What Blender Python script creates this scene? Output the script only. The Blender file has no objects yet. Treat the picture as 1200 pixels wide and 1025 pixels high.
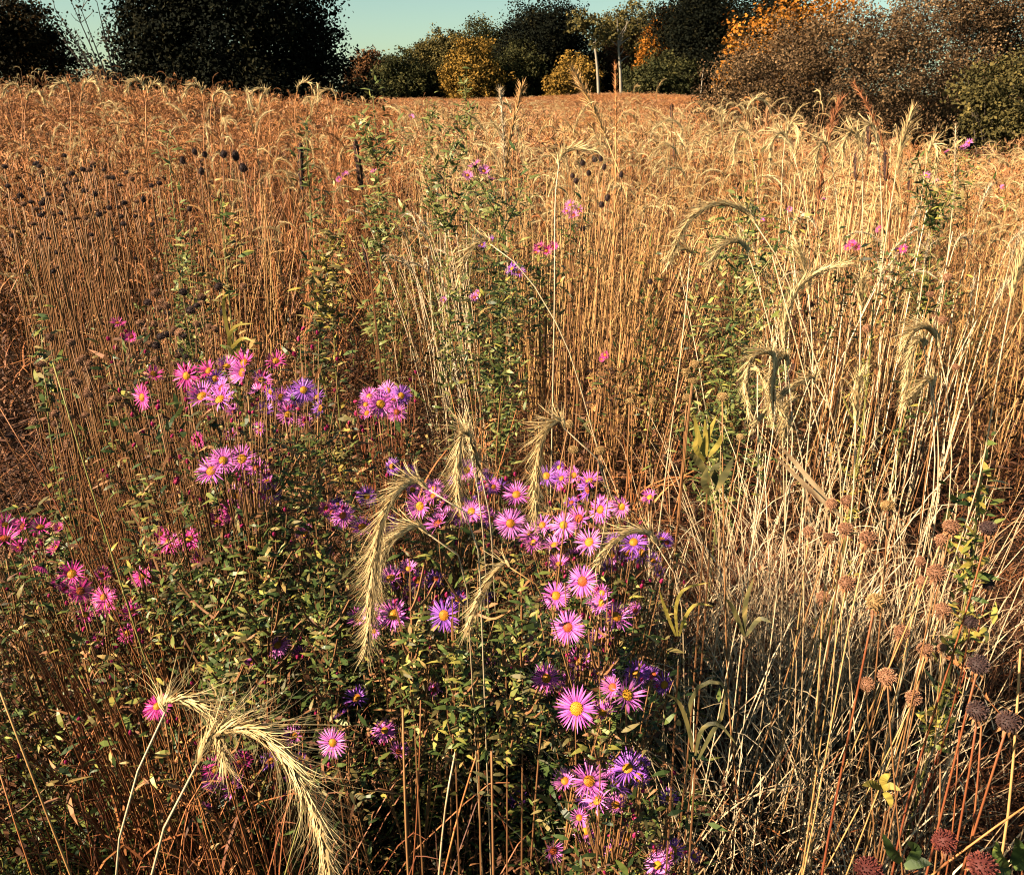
import bpy, math, random
import numpy as np
from mathutils import Vector, Matrix, Quaternion

rng = np.random.default_rng(7)
random.seed(7)
SC = bpy.context.scene
COL = SC.collection
R = math.radians

# ------------------------------------------------------------------ camera
CAM_H = 1.65
FPX = 1039.0            # focal length in photo pixels (photo is 1200 x 1025)
PITCH = R(21.2)
cam_d = bpy.data.cameras.new('camera')
cam = bpy.data.objects.new('camera', cam_d)
COL.objects.link(cam)
cam.location = (0, 0, CAM_H)
cam.rotation_euler = (math.pi / 2 - PITCH, 0, 0)
cam_d.sensor_fit = 'HORIZONTAL'
cam_d.sensor_width = 36.0
cam_d.lens = 36.0 * FPX / 1200.0
cam_d.clip_start = 0.02
cam_d.clip_end = 2000
SC.camera = cam

# ------------------------------------------------------------------ sky, sun, exposure
SUN_EL = R(30)
SUN_AZ = R(248)          # clockwise from +Y: behind the viewer, to the left
w = bpy.data.worlds.new('World')
SC.world = w
w.use_nodes = True
nt = w.node_tree
for n in list(nt.nodes):
    nt.nodes.remove(n)
sky = nt.nodes.new('ShaderNodeTexSky')
sky.sky_type = 'NISHITA'
sky.sun_disc = False
sky.sun_elevation = SUN_EL
sky.sun_rotation = SUN_AZ
sky.altitude = 200
sky.air_density = 0.85
sky.dust_density = 0.8
sky.ozone_density = 1.0
tint = nt.nodes.new('ShaderNodeMix')
tint.data_type = 'RGBA'
tint.blend_type = 'MULTIPLY'
tint.inputs[0].default_value = 1.0
tint.inputs[7].default_value = (0.70, 0.77, 0.59, 1)
bg = nt.nodes.new('ShaderNodeBackground')
bg.inputs[1].default_value = 0.05
wo = nt.nodes.new('ShaderNodeOutputWorld')
nt.links.new(sky.outputs[0], tint.inputs[6])
nt.links.new(tint.outputs[2], bg.inputs[0])
nt.links.new(bg.outputs[0], wo.inputs[0])

sl = bpy.data.lights.new('sun', 'SUN')
sl.energy = 5.0
sl.angle = R(0.5)
sl.color = (1.0, 0.83, 0.58)
sun = bpy.data.objects.new('sun', sl)
COL.objects.link(sun)
to_sun = Vector((math.sin(SUN_AZ) * math.cos(SUN_EL), math.cos(SUN_AZ) * math.cos(SUN_EL), math.sin(SUN_EL)))
sun.rotation_euler = to_sun.to_track_quat('Z', 'Y').to_euler()
sun.location = to_sun * 30

vs = SC.view_settings
vs.view_transform = 'Standard'
vs.look = 'None'
vs.exposure = 1.9
vs.gamma = 1.0
vs.use_curve_mapping = False
SC.cycles.max_bounces = 3
SC.cycles.diffuse_bounces = 0
SC.cycles.glossy_bounces = 1
SC.cycles.transmission_bounces = 2
SC.cycles.filter_width = 1.1
SC.cycles.use_denoising = True
SC.cycles.use_adaptive_sampling = True

# ------------------------------------------------------------------ pixel <-> world
C_R = np.array([1.0, 0, 0])
C_F = np.array([0, math.cos(PITCH), -math.sin(PITCH)])
C_U = np.array([0, math.sin(PITCH), math.cos(PITCH)])
CAM = np.array([0, 0, CAM_H])
KX = 0.929               # view depth over ground distance for things near the horizon


def pix(px, py, d):
    """photo pixel at depth d metres along the view axis"""
    return CAM + d * (C_F + C_R * (px - 600.0) / FPX + C_U * (512.5 - py) / FPX)


def pix_ground(px, py, z=0.0):
    v = C_F + C_R * (px - 600.0) / FPX + C_U * (512.5 - py) / FPX
    return CAM + v * ((z - CAM_H) / v[2])


def sstep(a, b, x):
    t = np.clip((x - a) / (b - a), 0, 1)
    return t * t * (3 - 2 * t)


def terrain(x, y):
    x = np.asarray(x, float)
    y = np.asarray(y, float)
    az = -x / np.maximum(np.abs(y), 1.0)
    h = 0.50 * sstep(5, 24, y) * sstep(0.02, 0.42, az)
    h = h + 0.06 * np.sin(x * 0.35 + 1.3) * np.sin(y * 0.27) * sstep(6, 14, y)
    h = h + 0.55 * sstep(35, 85, y) * np.exp(-((az + 0.12) / 0.10) ** 2)
    h = h - 0.42 * sstep(4, 13, y) * sstep(0.20, 0.5, -az)
    return h


def nrm(v):
    v = np.asarray(v, float)
    return v / (np.linalg.norm(v, axis=-1, keepdims=True) + 1e-12)


# ------------------------------------------------------------------ materials
def mat(name, stops, rough=0.65, trans=0.0, k_obj=0.25, noise=0.0, nscale=40.0, spec=0.25, attr=True, bump=0.0, scale=1.0):
    stops = [(p, tuple(q * scale for q in c)) for p, c in stops]
    m = bpy.data.materials.new(name)
    m.use_nodes = True
    t = m.node_tree
    N, L = t.nodes, t.links
    for n in list(N):
        N.remove(n)
    out = N.new('ShaderNodeOutputMaterial')
    bs = N.new('ShaderNodeBsdfPrincipled')
    bs.inputs['Roughness'].default_value = rough
    bs.inputs['Specular IOR Level'].default_value = spec
    ramp = N.new('ShaderNodeValToRGB')
    el = ramp.color_ramp.elements
    while len(el) < len(stops):
        el.new(0.5)
    for e, (p, c) in zip(el, stops):
        e.position = p
        e.color = (*c, 1)
    if attr:
        a = N.new('ShaderNodeAttribute')
        a.attribute_name = 'var'
        src = a.outputs['Fac']
    else:
        a = N.new('ShaderNodeValue')
        a.outputs[0].default_value = 0.5
        src = a.outputs[0]
    if k_obj:
        oi = N.new('ShaderNodeObjectInfo')
        ma = N.new('ShaderNodeMath')
        ma.operation = 'MULTIPLY_ADD'
        ma.inputs[1].default_value = k_obj
        ma.inputs[2].default_value = -k_obj / 2
        L.new(oi.outputs['Random'], ma.inputs[0])
        ad = N.new('ShaderNodeMath')
        ad.operation = 'ADD'
        L.new(ma.outputs[0], ad.inputs[0])
        L.new(src, ad.inputs[1])
        src = ad.outputs[0]
    if noise or bump:
        tc = N.new('ShaderNodeTexCoord')
        no = N.new('ShaderNodeTexNoise')
        no.inputs['Scale'].default_value = nscale
        no.inputs['Detail'].default_value = 4
        L.new(tc.outputs['Object'], no.inputs['Vector'])
    if noise:
        m2 = N.new('ShaderNodeMath')
        m2.operation = 'MULTIPLY_ADD'
        m2.inputs[1].default_value = noise
        m2.inputs[2].default_value = -noise / 2
        L.new(no.outputs['Fac'], m2.inputs[0])
        a2 = N.new('ShaderNodeMath')
        a2.operation = 'ADD'
        a2.use_clamp = True
        L.new(src, a2.inputs[0])
        L.new(m2.outputs[0], a2.inputs[1])
        src = a2.outputs[0]
    if bump:
        bn = N.new('ShaderNodeBump')
        bn.inputs['Strength'].default_value = bump
        bn.inputs['Distance'].default_value = 0.01
        L.new(no.outputs['Fac'], bn.inputs['Height'])
        L.new(bn.outputs[0], bs.inputs['Normal'])
    L.new(src, ramp.inputs[0])
    L.new(ramp.outputs[0], bs.inputs['Base Color'])
    if trans > 0:
        tr = N.new('ShaderNodeBsdfTranslucent')
        L.new(ramp.outputs[0], tr.inputs['Color'])
        mx = N.new('ShaderNodeMixShader')
        mx.inputs[0].default_value = trans
        L.new(bs.outputs[0], mx.inputs[1])
        L.new(tr.outputs[0], mx.inputs[2])
        L.new(mx.outputs[0], out.inputs[0])
    else:
        L.new(bs.outputs[0], out.inputs[0])
    return m


M = {}
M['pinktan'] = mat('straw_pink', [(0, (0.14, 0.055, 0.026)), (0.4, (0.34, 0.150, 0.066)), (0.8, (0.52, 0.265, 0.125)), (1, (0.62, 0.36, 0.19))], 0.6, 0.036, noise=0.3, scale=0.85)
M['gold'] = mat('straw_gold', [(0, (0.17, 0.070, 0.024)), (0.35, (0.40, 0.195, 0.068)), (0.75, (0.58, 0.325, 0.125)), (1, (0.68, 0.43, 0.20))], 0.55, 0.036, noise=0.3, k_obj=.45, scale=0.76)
M['orange'] = mat('straw_orange', [(0, (0.13, 0.038, 0.015)), (0.4, (0.37, 0.125, 0.042)), (0.8, (0.58, 0.235, 0.080)), (1, (0.66, 0.32, 0.12))], 0.6, 0.036, noise=0.3, scale=0.78)
M['cream'] = mat('straw_cream', [(0, (0.18, 0.100, 0.058)), (0.35, (0.42, 0.28, 0.155)), (0.75, (0.62, 0.455, 0.28)), (1, (0.73, 0.58, 0.40))], 0.5, 0.030, noise=0.35, k_obj=.45, scale=0.78)
M['ryehead'] = mat('rye_head', [(0, (0.40, 0.22, 0.09)), (0.5, (0.66, 0.45, 0.21)), (1, (0.78, 0.60, 0.33))], 0.5, 0.32, k_obj=0.3, scale=0.92)
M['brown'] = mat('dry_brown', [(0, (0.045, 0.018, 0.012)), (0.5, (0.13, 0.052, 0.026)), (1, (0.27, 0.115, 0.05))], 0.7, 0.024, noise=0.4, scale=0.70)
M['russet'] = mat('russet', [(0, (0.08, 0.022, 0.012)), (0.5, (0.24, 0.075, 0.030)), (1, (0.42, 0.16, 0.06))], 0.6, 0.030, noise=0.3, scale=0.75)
M['green'] = mat('leaf_green', [(0, (0.012, 0.022, 0.008)), (0.45, (0.040, 0.062, 0.016)), (0.8, (0.105, 0.130, 0.030)), (1, (0.30, 0.25, 0.055))], 0.42, 0.100, noise=0.25)
M['weed'] = mat('leaf_weed', [(0, (0.045, 0.060, 0.020)), (0.45, (0.12, 0.145, 0.042)), (0.8, (0.24, 0.25, 0.075)), (1, (0.40, 0.35, 0.12))], 0.45, 0.12, noise=0.25, scale=0.72)
M['olive'] = mat('leaf_olive', [(0, (0.020, 0.018, 0.009)), (0.45, (0.065, 0.058, 0.020)), (0.8, (0.16, 0.12, 0.04)), (1, (0.34, 0.22, 0.075))], 0.55, 0.100, noise=0.25)
M['yellow'] = mat('leaf_yellow', [(0, (0.12, 0.10, 0.02)), (0.5, (0.33, 0.25, 0.045)), (1, (0.55, 0.38, 0.08))], 0.6, 0.15, scale=0.75)
M['dryleaf'] = mat('dry_leaf', [(0, (0.09, 0.035, 0.018)), (0.5, (0.27, 0.11, 0.045)), (1, (0.46, 0.21, 0.085))], 0.65, 0.045, noise=0.3, scale=0.62)
M['stemred'] = mat('stem_red', [(0, (0.10, 0.022, 0.016)), (0.5, (0.27, 0.062, 0.030)), (1, (0.38, 0.15, 0.05))], 0.5, noise=0.5, nscale=18, scale=0.60)
M['stembrown'] = mat('stem_brown', [(0, (0.10, 0.040, 0.018)), (0.5, (0.24, 0.105, 0.042)), (1, (0.40, 0.20, 0.075))], 0.6, noise=0.5, nscale=25, scale=0.75)
M['stemgreen'] = mat('stem_green', [(0, (0.07, 0.065, 0.02)), (0.5, (0.20, 0.18, 0.05)), (1, (0.36, 0.30, 0.09))], 0.5, noise=0.4, scale=0.80)
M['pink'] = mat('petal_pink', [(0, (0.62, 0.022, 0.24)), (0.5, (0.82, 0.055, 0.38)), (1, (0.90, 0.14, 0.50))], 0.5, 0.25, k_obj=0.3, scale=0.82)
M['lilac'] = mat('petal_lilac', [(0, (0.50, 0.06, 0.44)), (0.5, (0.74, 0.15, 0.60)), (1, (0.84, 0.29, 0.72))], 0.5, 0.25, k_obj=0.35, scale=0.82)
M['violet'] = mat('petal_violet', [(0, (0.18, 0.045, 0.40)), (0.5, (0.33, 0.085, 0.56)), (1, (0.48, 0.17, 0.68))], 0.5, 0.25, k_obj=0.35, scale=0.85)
M['bud'] = mat('bud_magenta', [(0, (0.30, 0.015, 0.06)), (0.5, (0.55, 0.03, 0.15)), (1, (0.72, 0.07, 0.28))], 0.5, 0.1, scale=0.80)
M['disc'] = mat('disc_yellow', [(0, (0.45, 0.11, 0.012)), (0.5, (0.72, 0.30, 0.02)), (1, (0.82, 0.48, 0.04))], 0.6, 0.0, k_obj=0.35, scale=0.85)
M['discred'] = mat('disc_red', [(0, (0.30, 0.045, 0.02)), (0.5, (0.55, 0.11, 0.03)), (1, (0.70, 0.24, 0.04))], 0.6, 0.0, k_obj=0.3, scale=0.85)
M['seed'] = mat('seed_head', [(0, (0.11, 0.047, 0.026)), (0.5, (0.31, 0.140, 0.075)), (1, (0.50, 0.255, 0.145))], 0.7, 0.0, k_obj=0.35, scale=0.85)
M['seedpale'] = mat('seed_head_pale', [(0, (0.22, 0.12, 0.045)), (0.5, (0.42, 0.25, 0.10)), (1, (0.58, 0.38, 0.17))], 0.7, 0.0, scale=0.80)
M['seeddark'] = mat('seed_head_dark', [(0, (0.018, 0.010, 0.012)), (0.5, (0.045, 0.022, 0.020)), (1, (0.10, 0.045, 0.03))], 0.7, 0.0)
M['seedredshade'] = mat('seed_head_red_shade', [(0, (0.05, 0.010, 0.010)), (0.5, (0.12, 0.026, 0.020)), (1, (0.20, 0.05, 0.03))], 0.7, 0.0)  # red of the low heads, darkened in the colour to stand for shade
M['bark'] = mat('bark', [(0, (0.035, 0.025, 0.02)), (1, (0.11, 0.08, 0.06))], 0.85, 0.0, noise=1.0, nscale=6, bump=0.5)
M['barkpale'] = mat('bark_pale', [(0, (0.14, 0.11, 0.08)), (1, (0.32, 0.26, 0.20))], 0.8, 0.0, noise=0.8, nscale=4, bump=0.4)


def leafmat(name, a, b, c, tr=0.15):
    return mat(name, [(0, a), (0.55, b), (1, c)], 0.8, tr, k_obj=0.0, spec=0.04)


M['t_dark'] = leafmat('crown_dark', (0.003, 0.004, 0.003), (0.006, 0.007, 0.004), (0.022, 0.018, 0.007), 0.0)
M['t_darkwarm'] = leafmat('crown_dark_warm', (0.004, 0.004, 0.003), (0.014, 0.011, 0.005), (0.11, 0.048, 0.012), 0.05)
M['t_green'] = leafmat('crown_green', (0.012, 0.014, 0.007), (0.036, 0.036, 0.014), (0.095, 0.080, 0.027))
M['t_olive'] = leafmat('crown_olive', (0.024, 0.022, 0.010), (0.085, 0.068, 0.024), (0.18, 0.13, 0.042))
M['t_gold'] = leafmat('crown_gold', (0.07, 0.042, 0.010), (0.19, 0.105, 0.022), (0.30, 0.165, 0.035))
M['t_orange'] = leafmat('crown_orange', (0.12, 0.04, 0.008), (0.32, 0.115, 0.016), (0.46, 0.18, 0.03))
M['t_brown'] = leafmat('crown_brown', (0.026, 0.015, 0.010), (0.098, 0.058, 0.030), (0.25, 0.150, 0.075))
M['t_rust'] = leafmat('crown_rust', (0.04, 0.02, 0.012), (0.10, 0.045, 0.02), (0.20, 0.085, 0.03))


# ground: dark soil with trodden straw near, tan thatch everywhere
def ground_mat():
    m = bpy.data.materials.new('meadow_soil')
    m.use_nodes = True
    t = m.node_tree
    N, L = t.nodes, t.links
    bs = N['Principled BSDF']
    bs.inputs['Roughness'].default_value = 0.95
    bs.inputs['Specular IOR Level'].default_value = 0.1
    tc = N.new('ShaderNodeTexCoord')
    n1 = N.new('ShaderNodeTexNoise')
    n1.inputs['Scale'].default_value = 3.0
    n1.inputs['Detail'].default_value = 8
    n2 = N.new('ShaderNodeTexNoise')
    n2.inputs['Scale'].default_value = 55.0
    n2.inputs['Detail'].default_value = 5
    ad = N.new('ShaderNodeMath')
    ad.operation = 'MULTIPLY'
    L.new(tc.outputs['Object'], n1.inputs['Vector'])
    L.new(tc.outputs['Object'], n2.inputs['Vector'])
    L.new(n1.outputs['Fac'], ad.inputs[0])
    L.new(n2.outputs['Fac'], ad.inputs[1])
    r = N.new('ShaderNodeValToRGB')
    r.color_ramp.elements[0].position = 0.1
    r.color_ramp.elements[0].color = (0.018, 0.012, 0.009, 1)
    r.color_ramp.elements[1].position = 0.45
    r.color_ramp.elements[1].color = (0.075, 0.042, 0.022, 1)
    L.new(ad.outputs[0], r.inputs[0])
    L.new(r.outputs[0], bs.inputs['Base Color'])
    bp = N.new('ShaderNodeBump')
    bp.inputs['Strength'].default_value = 0.6
    bp.inputs['Distance'].default_value = 0.03
    L.new(n2.outputs['Fac'], bp.inputs['Height'])
    L.new(bp.outputs[0], bs.inputs['Normal'])
    return m


M['soil'] = ground_mat()


# ------------------------------------------------------------------ mesh builder
class MB:
    def __init__(self):
        self.v, self.f, self.a, self.mi = [], [], [], []
        self.n = 0

    def add(self, verts, faces, var, mi=0):
        verts = np.asarray(verts, float).reshape(-1, 3)
        self.v.append(verts)
        k = self.n
        for f in faces:
            self.f.append(tuple(int(i) + k for i in f))
        self.mi.extend([mi] * len(faces))
        var = np.asarray(var, float)
        if var.ndim == 0:
            var = np.full(len(verts), float(var))
        self.a.append(var)
        self.n += len(verts)

    def tube(self, pts, rad, sides=3, var=0.5, mi=0):
        pts = np.asarray(pts, float)
        n = len(pts)
        rad = np.asarray(rad, float)
        if rad.ndim == 0:
            rad = np.full(n, float(rad))
        tan = nrm(np.gradient(pts, axis=0))
        ref = np.array([0.31, 0.95, 0.07]) if abs(tan[0][1]) < 0.9 else np.array([1.0, 0.1, 0.0])
        s = nrm(np.cross(tan, ref))
        u = np.cross(s, tan)
        ang = np.arange(sides) / sides * 2 * math.pi
        ring = pts[:, None, :] + rad[:, None, None] * (np.cos(ang)[None, :, None] * s[:, None, :] + np.sin(ang)[None, :, None] * u[:, None, :])
        faces = []
        for i in range(n - 1):
            for j in range(sides):
                a, b = i * sides + j, i * sides + (j + 1) % sides
                faces.append((a, b, b + sides, a + sides))
        faces.append(tuple(range((n - 1) * sides, n * sides)))
        v = np.asarray(var, float)
        if v.ndim == 1:
            v = np.repeat(v, sides)
        self.add(ring.reshape(-1, 3), faces, v, mi)

    def ribbon(self, pts, wid, side, var=0.5, mi=0):
        """flat strip; the last station closes to a point"""
        pts = np.asarray(pts, float)
        n = len(pts)
        wid = np.asarray(wid, float)
        side = nrm(np.asarray(side, float))
        if side.ndim == 1:
            side = np.repeat(side[None, :], n, 0)
        L_ = pts[:-1] - side[:-1] * wid[:-1, None]
        R_ = pts[:-1] + side[:-1] * wid[:-1, None]
        vs_ = np.empty((2 * (n - 1) + 1, 3))
        vs_[0:-1:2] = L_
        vs_[1:-1:2] = R_
        vs_[-1] = pts[-1]
        faces = [(2 * i, 2 * i + 1, 2 * i + 3, 2 * i + 2) for i in range(n - 2)]
        faces.append((2 * (n - 2), 2 * (n - 2) + 1, 2 * (n - 1)))
        self.add(vs_, faces, var, mi)

    def leaves(self, base, direc, normal, length, width, var, droop=0.15, mi=0):
        """many lanceolate leaves at once"""
        base = np.asarray(base, float)
        k = len(base)
        if k == 0:
            return
        direc = nrm(direc)
        side = nrm(np.cross(direc, normal))
        up = np.cross(side, direc)
        length = np.broadcast_to(np.asarray(length, float), (k,))
        width = np.broadcast_to(np.asarray(width, float), (k,))
        droop = np.broadcast_to(np.asarray(droop, float), (k,))
        var = np.broadcast_to(np.asarray(var, float), (k,))
        ts = [0.0, 0.3, 0.65, 1.0]
        ws = [0.18, 1.0, 0.75, 0.0]
        st = []
        for t, ww in zip(ts, ws):
            c = base + direc * (length * t)[:, None] - up * (length * droop * t * t)[:, None]
            if ww > 0:
                hw = (width * 0.5 * ww)[:, None]
                st.append(c - side * hw + up * hw * 0.35)
                st.append(c + side * hw + up * hw * 0.35)
            else:
                st.append(c)
        vs_ = np.stack(st, 1).reshape(-1, 3)
        faces = []
        for i in range(k):
            b = i * 7
            faces += [(b, b + 1, b + 3, b + 2), (b + 2, b + 3, b + 5, b + 4), (b + 4, b + 5, b + 6)]
        self.add(vs_, faces, np.repeat(var, 7), mi)

    def quads(self, c, n1, n2, hw, hh, var, mi=0):
        """many small diamond leaf faces at once"""
        k = len(c)
        vs_ = np.stack([c - n1 * hw[:, None], c - n2 * hh[:, None], c + n1 * hw[:, None], c + n2 * hh[:, None]], 1).reshape(-1, 3)
        b = np.arange(k) * 4
        faces = np.stack([b, b + 1, b + 2, b + 3], 1).tolist()
        self.add(vs_, faces, np.repeat(var, 4), mi)

    def mesh(self, name, mats, smooth=False):
        me = bpy.data.meshes.new(name)
        v = np.concatenate(self.v) if self.v else np.zeros((0, 3))
        me.from_pydata(v.tolist(), [], self.f)
        if not isinstance(mats, (list, tuple)):
            mats = [mats]
        for m in mats:
            me.materials.append(m if not isinstance(m, str) else M[m])
        at = me.attributes.new('var', 'FLOAT', 'POINT')
        at.data.foreach_set('value', np.concatenate(self.a).astype(np.float32))
        if any(self.mi):
            me.polygons.foreach_set('material_index', np.array(self.mi, np.int32))
        if smooth:
            me.polygons.foreach_set('use_smooth', np.ones(len(me.polygons), bool))
        me.update()
        return me


def link(name, me, parent=None, loc=None, kind=None):
    o = bpy.data.objects.new(name, me)
    COL.objects.link(o)
    if parent is not None:
        o.parent = parent
    if loc is not None:
        o.location = loc
    if kind:
        o['kind'] = kind
    return o


def thing(name, loc, label, cat, group=None):
    o = bpy.data.objects.new(name, None)
    o.empty_display_size = 0.05
    COL.objects.link(o)
    o.location = loc
    o['label'] = label
    o['category'] = cat
    if group:
        o['group'] = group
    return o


def crom(pts, n):
    """smooth curve through points"""
    p = np.asarray(pts, float)
    if len(p) < 3:
        t = np.linspace(0, 1, n)[:, None]
        return p[0] * (1 - t) + p[-1] * t
    q = np.vstack([2 * p[0] - p[1], p, 2 * p[-1] - p[-2]])
    out = []
    seg = len(p) - 1
    for s in np.linspace(0, seg - 1e-6, n):
        i = int(s)
        t = s - i
        a, b, c, d = q[i], q[i + 1], q[i + 2], q[i + 3]
        out.append(0.5 * ((2 * b) + (c - a) * t + (2 * a - 5 * b + 4 * c - d) * t * t + (3 * b - 3 * c + d - a) * t ** 3))
    return np.array(out)


def smooth(pts, n, it=60):
    """evenly spaced curve along a polyline with the corners relaxed"""
    p = np.asarray(pts, float)
    L_ = np.concatenate([[0], np.cumsum(np.linalg.norm(np.diff(p, axis=0), axis=1))])
    u = np.linspace(0, L_[-1], n * 3)
    q = np.stack([np.interp(u, L_, p[:, i]) for i in range(3)], 1)
    for _ in range(it):
        q[1:-1] = .5 * q[1:-1] + .25 * (q[:-2] + q[2:])
    return q[np.linspace(0, len(q) - 1, n).round().astype(int)]


def rdir():
    return nrm(rng.normal(size=3))


# ------------------------------------------------------------------ ground
def build_ground():
    rs = np.concatenate([np.linspace(0.0, 12, 40), np.geomspace(12.5, 900, 50)])
    th = np.linspace(0, 2 * math.pi, 121)[:-1]
    vs_, fs = [(0, 0, 0)], []
    for r in rs[1:]:
        for t in th:
            x, y = r * math.sin(t), r * math.cos(t)
            vs_.append((x, y, float(terrain(x, y)) + (0.015 * math.sin(x * 7) * math.cos(y * 6) if r < 12 else 0)))
    n = len(th)
    for j in range(n):
        fs.append((0, 1 + (j + 1) % n, 1 + j))
    for i in range(len(rs) - 2):
        for j in range(n):
            a, b = 1 + i * n + j, 1 + i * n + (j + 1) % n
            fs.append((a, b, b + n, a + n))
    me = bpy.data.meshes.new('ground')
    me.from_pydata(vs_, [], fs)
    me.materials.append(M['soil'])
    me.polygons.foreach_set('use_smooth', np.ones(len(me.polygons), bool))
    o = link('ground', me, kind='structure')
    return o


build_ground()


# ------------------------------------------------------------------ trees
def crown_mesh(lobes, nclump, per, clump_r, leaf, m, flat=0.75, edge=0.75, var0=0.5, gaps=0.0):
    """leaf clumps spread over the shells of several ellipsoids (x,y,z,rx,ry,rz)"""
    lob = np.array(lobes, float)
    area = lob[:, 3] * lob[:, 5] + lob[:, 4] * lob[:, 5] + lob[:, 3] * lob[:, 4]
    pick = rng.choice(len(lob), nclump, p=area / area.sum())
    d = nrm(rng.normal(size=(nclump, 3)))
    rr = edge + (1.04 - edge) * rng.random(nclump) ** 0.7
    inner = rng.random(nclump) < 0.25
    rr[inner] = rng.uniform(0.2, edge, inner.sum())
    c = lob[pick, :3] + d * lob[pick, 3:] * rr[:, None]
    c += rng.normal(size=c.shape) * clump_r * 0.5
    cv = np.clip(var0 + rng.normal(size=nclump) * 0.17, 0, 1)
    sz = clump_r * rng.uniform(0.6, 1.3, nclump)
    P = np.repeat(c, per, 0) + rng.normal(size=(nclump * per, 3)) * np.repeat(sz, per)[:, None] * np.array([0.55, 0.55, 0.55 * flat])
    P[:, 2] = np.maximum(P[:, 2], 0.03)
    k = len(P)
    n = nrm(rng.normal(size=(k, 3)) + np.repeat(d, per, 0) * 0.5 + np.array([0, 0, 0.5]))
    a = nrm(np.cross(n, rng.normal(size=(k, 3))))
    b = np.cross(n, a)
    s = leaf * rng.uniform(0.6, 1.35, k)
    mb = MB()
    mb.quads(P, a, b, s * 0.5, s * 0.34, np.clip(np.repeat(cv, per) + rng.normal(size=k) * 0.12, 0, 1))
    return mb.mesh('crown', m)


def trunk_mesh(h, r, lobes, m, nl=7, base_spread=0.0, multi=1):
    mb = MB()
    lob = np.array(lobes, float)
    for q in range(multi):
        a = rng.uniform(0, 6.28)
        off = np.array([math.cos(a), math.sin(a), 0]) * base_spread * (q > 0)
        top = lob[rng.integers(len(lob)), :3] * np.array([0.5, 0.5, 1]) if multi > 1 else np.array([0, 0, h])
        pts = crom([off * 0.4 - [0, 0, 0.1], off + top * 0.3, off * 0.6 + top * 0.65 + rng.normal(size=3) * r * 0.6, top], 8)
        rad = np.linspace(r * 1.15, r * 0.22, 8)
        rad[0] *= 1.35
        mb.tube(pts, rad, 7, 0.5)
        for i in range(nl):
            l = lob[rng.integers(len(lob))]
            s = pts[rng.integers(2, 6)]
            e = l[:3] + nrm(rng.normal(size=3)) * l[3:] * 0.75
            e[2] = max(e[2], s[2] * 0.8)
            mid = (s + e) / 2 + rng.normal(size=3) * r * 0.7 + [0, 0, 0.06 * h * rng.random()]
            br = crom([s, mid, e], 6)
            mb.tube(br, np.linspace(r * 0.42, r * 0.06, 6), 5, 0.5)
            for _ in range(2):
                e2 = br[4] + rng.normal(size=3) * l[3:] * 0.35
                mb.tube(crom([br[3], (br[3] + e2) / 2 + rng.normal(size=3) * 0.05, e2], 4), np.linspace(r * 0.16, r * 0.03, 4), 4, 0.5)
    return mb.mesh('trunk', m, True)


def tree(px, dist, h, wid, m, label, cat='tree', name='tree', lobes=None, leaf=0.3, ncl=160, per=34, cr=None, bark='bark',
         trunk_r=None, low=0.12, group=None, depth=None, multi=1, edge=0.72, var0=0.5):
    x = (px - 600.0) / FPX * dist * KX
    y = dist
    z = float(terrain(x, y))
    t = thing(name, (x, y, z), label, cat, group)
    dp = depth or wid
    if lobes is None:
        lobes = []
        k = 7
        for i in range(k):
            a = i / k * 6.28 + rng.uniform(-.4, .4)
            q = rng.uniform(0.25, 0.55)
            zz = h * rng.uniform(low + 0.2, 0.72)
            lobes.append((math.cos(a) * wid * 0.5 * q * 1.1, math.sin(a) * dp * 0.5 * q * 1.1, zz, wid * rng.uniform(.22, .32), dp * rng.uniform(.22, .32), h * rng.uniform(.16, .25)))
        lobes.append((0, 0, h * 0.78, wid * 0.28, dp * 0.28, h * 0.22))
        lobes.append((0, 0, h * (0.42 + low * .3), wid * 0.42, dp * 0.42, h * (0.36 - low * .3)))
    link('trunk', trunk_mesh(h * 0.82, trunk_r or h * 0.022, lobes, M[bark], multi=multi, base_spread=wid * .1), t)
    link('crown', crown_mesh(lobes, ncl, per, cr or wid * 0.09, leaf, M[m], edge=edge, var0=var0), t)
    return t


# big dark trees that frame the sky (about 35 m off)
D1 = 34.0
s1 = D1 / FPX


def lob_px(px, base_px, py, dist, rx, rz, ry=None, z0=0.0):
    """ellipsoid whose centre shows at a pixel, radii in photo pixels"""
    p = CAM + (C_F + C_R * (px - 600.0) / FPX + C_U * (512.5 - py) / FPX) * (dist / (math.cos(PITCH) + (512.5 - py) / FPX * math.sin(PITCH)))
    bx = (base_px - 600.0) / FPX * dist * KX
    sc_ = dist / FPX
    return (p[0] - bx, 0 + rng.uniform(-.1, .1) * rx * sc_, p[2] - z0, rx * sc_, (ry or rx) * sc_, rz * sc_)


def zt(px, dist):
    return float(terrain((px - 600.0) / FPX * dist * KX, dist))


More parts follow.
